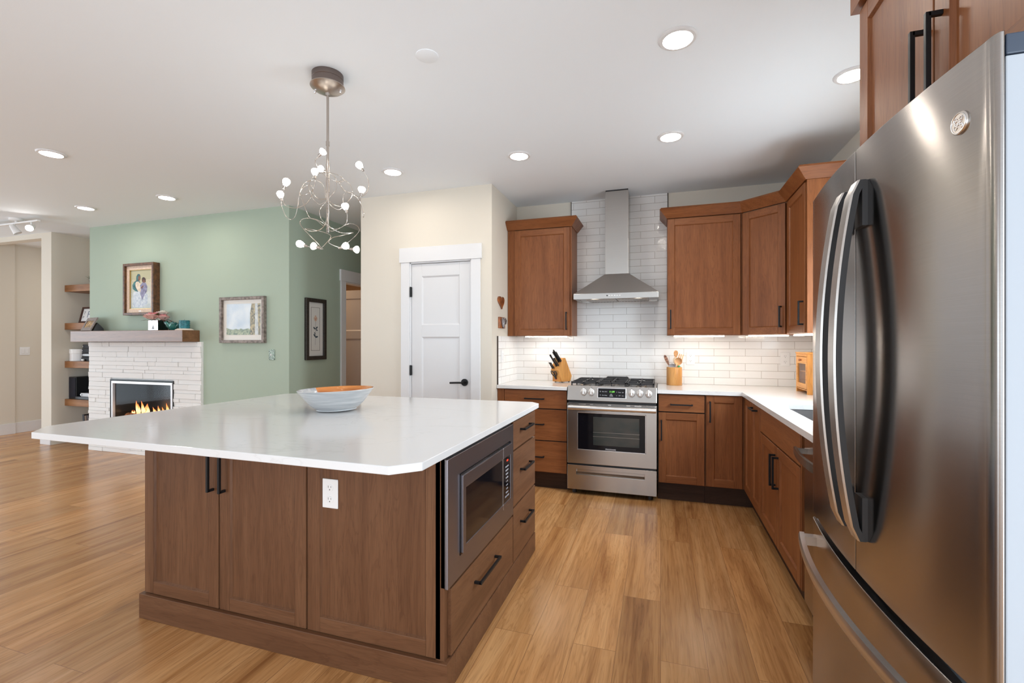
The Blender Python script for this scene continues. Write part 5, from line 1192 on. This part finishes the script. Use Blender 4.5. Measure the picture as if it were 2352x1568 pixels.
b = B(); b.T = T; pframe(b, LF, -.30, .28, .002, .215, .022, .018); part('frame', b, plain('dark_cherry_frame', (.05, .012, .006, 1), .4), t, bevel=.002, local=True)
b = B(); b.T = T; LF.slab(b, -.28, .26, 0, .006, .022, .195); part('sheet', b, plain('white_sheet', (.78, .78, .79, 1), .7), t, local=True)
BLET = plain('blue_grey_letter', (.17, .20, .27, 1), .7); GLET = plain('dark_grey_letter', (.09, .09, .09, 1), .7)
lm = lambda x, z: T @ frameM((x, -.0068, z), (1, 0, 0), (0, 0, 1))
text_local('lettering', 'FEA', .125, lm(-.085, .112), BLET, t); text_local('lettering', 'T', .055, lm(-.240, .135), GLET, t); text_local('lettering', 'P', .045, lm(-.248, .078), GLET, t)
t = thing('canister', 'white round lidded canister on the third niche shelf', 'canister', (-7.25, 4.045, ZS[2]))
b = B(); b.lathe([(0, 0), (.090, 0), (.093, .003), (.093, .098), (0, .098)], (-7.25, 4.045, ZS[2]), n=36); part('pot', b, plain('white_enamel', (.74, .74, .75, 1), .3), t, smooth=True)
b = B(); b.lathe([(.095, .098), (.097, .100), (.097, .152), (.094, .156), (0, .156), (0, .098)], (-7.25, 4.045, ZS[2]), n=36); part('lid', b, plain('white_enamel_lid', (.78, .78, .78, 1), .3), t, smooth=True)
DEV = plain('dark_red_black_case', (.010, .006, .006, 1), .5, spec=.2); SIL = plain('device_silver', (.34, .32, .31, 1), .35, .8)
labs = ('bottom dark media box in the stack beside the white canister', 'second dark media box up in the stack, with a silver stripe', 'third dark media box up in the stack beside the canister', 'topmost dark media box in the stack beside the canister')
z = ZS[2]
for k, (h, w, lb) in enumerate(((.050, .34, labs[0]), (.062, .33, labs[1]), (.052, .33, labs[2]), (.052, .31, labs[3]))):
    t = thing('media_box', lb, 'media box', (-6.93, 4.06, z), 0, 'dark media boxes on the third shelf'); x0 = -7.105+.006*(k % 2)
    part('case', B().box(x0, x0+w, 3.985+.004*k, 4.24, z+.001, z+h-.001), DEV, t, bevel=.003)
    y0 = 3.985+.004*k
    if k == 1: part('stripe', B().box(x0+.02, x0+w-.01, y0-.002, y0, z+.02, z+.042), SIL, t)
    b = B(); b.cyl((x0+.012, y0-.004, z+h*.5), (x0+.012, y0, z+h*.5), .006, n=12); part('knob', b, CHROME, t)
    z += h
b = B(); b.ball((-7.04, 3.968, ZS[2]+.016), .016, n=14); single('small_ball', b, WHTPL, 'tiny white ball at the edge of the third niche shelf', 'ornament', smooth=True)
t = thing('speaker', 'tall black speaker at the left of the lowest niche shelf', 'speaker', (-7.27, 4.10, ZS[3]))
part('cabinet', B().box(-7.345, -7.20, 3.985, 4.25, ZS[3], ZS[3]+.285), BLKPL, t, bevel=.003)
part('grille', B().box(-7.335, -7.21, 3.979, 3.986, ZS[3]+.02, ZS[3]+.275), noisy('speaker_cloth', (.010, .010, .016, 1), (.022, .022, .035, 1), 300, .9), t, bevel=.002)
t = thing('storage_box', 'black box behind the silver disc player on the lowest niche shelf', 'box', (-6.95, 4.2, ZS[3]))
part('case', B().box(-7.195, -6.66, 4.13, 4.29, ZS[3], ZS[3]+.30), BLKPL, t, bevel=.003)
t = thing('disc_player', 'silver and black disc player in front on the lowest niche shelf', 'disc player', (-6.93, 4.03, ZS[3]))
part('case', B().box(-7.17, -6.72, 3.958, 4.125, ZS[3]+.004, ZS[3]+.038), BLKPL, t, bevel=.002)
part('silver_top', B().box(-7.10, -6.72, 3.975, 4.12, ZS[3]+.038, ZS[3]+.085), SIL, t, bevel=.003)
b = B(); b.cyl((-7.085, 3.968, ZS[3]+.062), (-7.085, 3.976, ZS[3]+.062), .010, n=14); part('knob', b, CHROME, t)
for k, (c, h, lb) in enumerate((((.010, .008, .012, 1), .375, 'black record album leaning at the left on the niche floor'), ((.13, .075, .045, 1), .365, 'brown record album beside the black one on the niche floor'), ((.03, .012, .012, 1), .37, 'dark maroon record album right of the brown one on the niche floor'), ((.12, .07, .05, 1), .36, 'tan record album nearest the fireplace on the niche floor'))):
    t = thing('record_album', lb, 'record album', (-7.02+.042*k, 4.06, 0), 0, 'albums on the niche floor')
    b = B(); x = -7.06+.042*k; b.hexa([(x+.05, 3.97, .001), (x+.085, 3.97, .001), (x+.085, 4.28, .001), (x+.05, 4.28, .001), (x, 3.97, h), (x+.035, 3.97, h), (x+.035, 4.28, h), (x, 4.28, h)]); part('sleeve', b, plain('album_%d' % k, c, .5), t, bevel=.001)
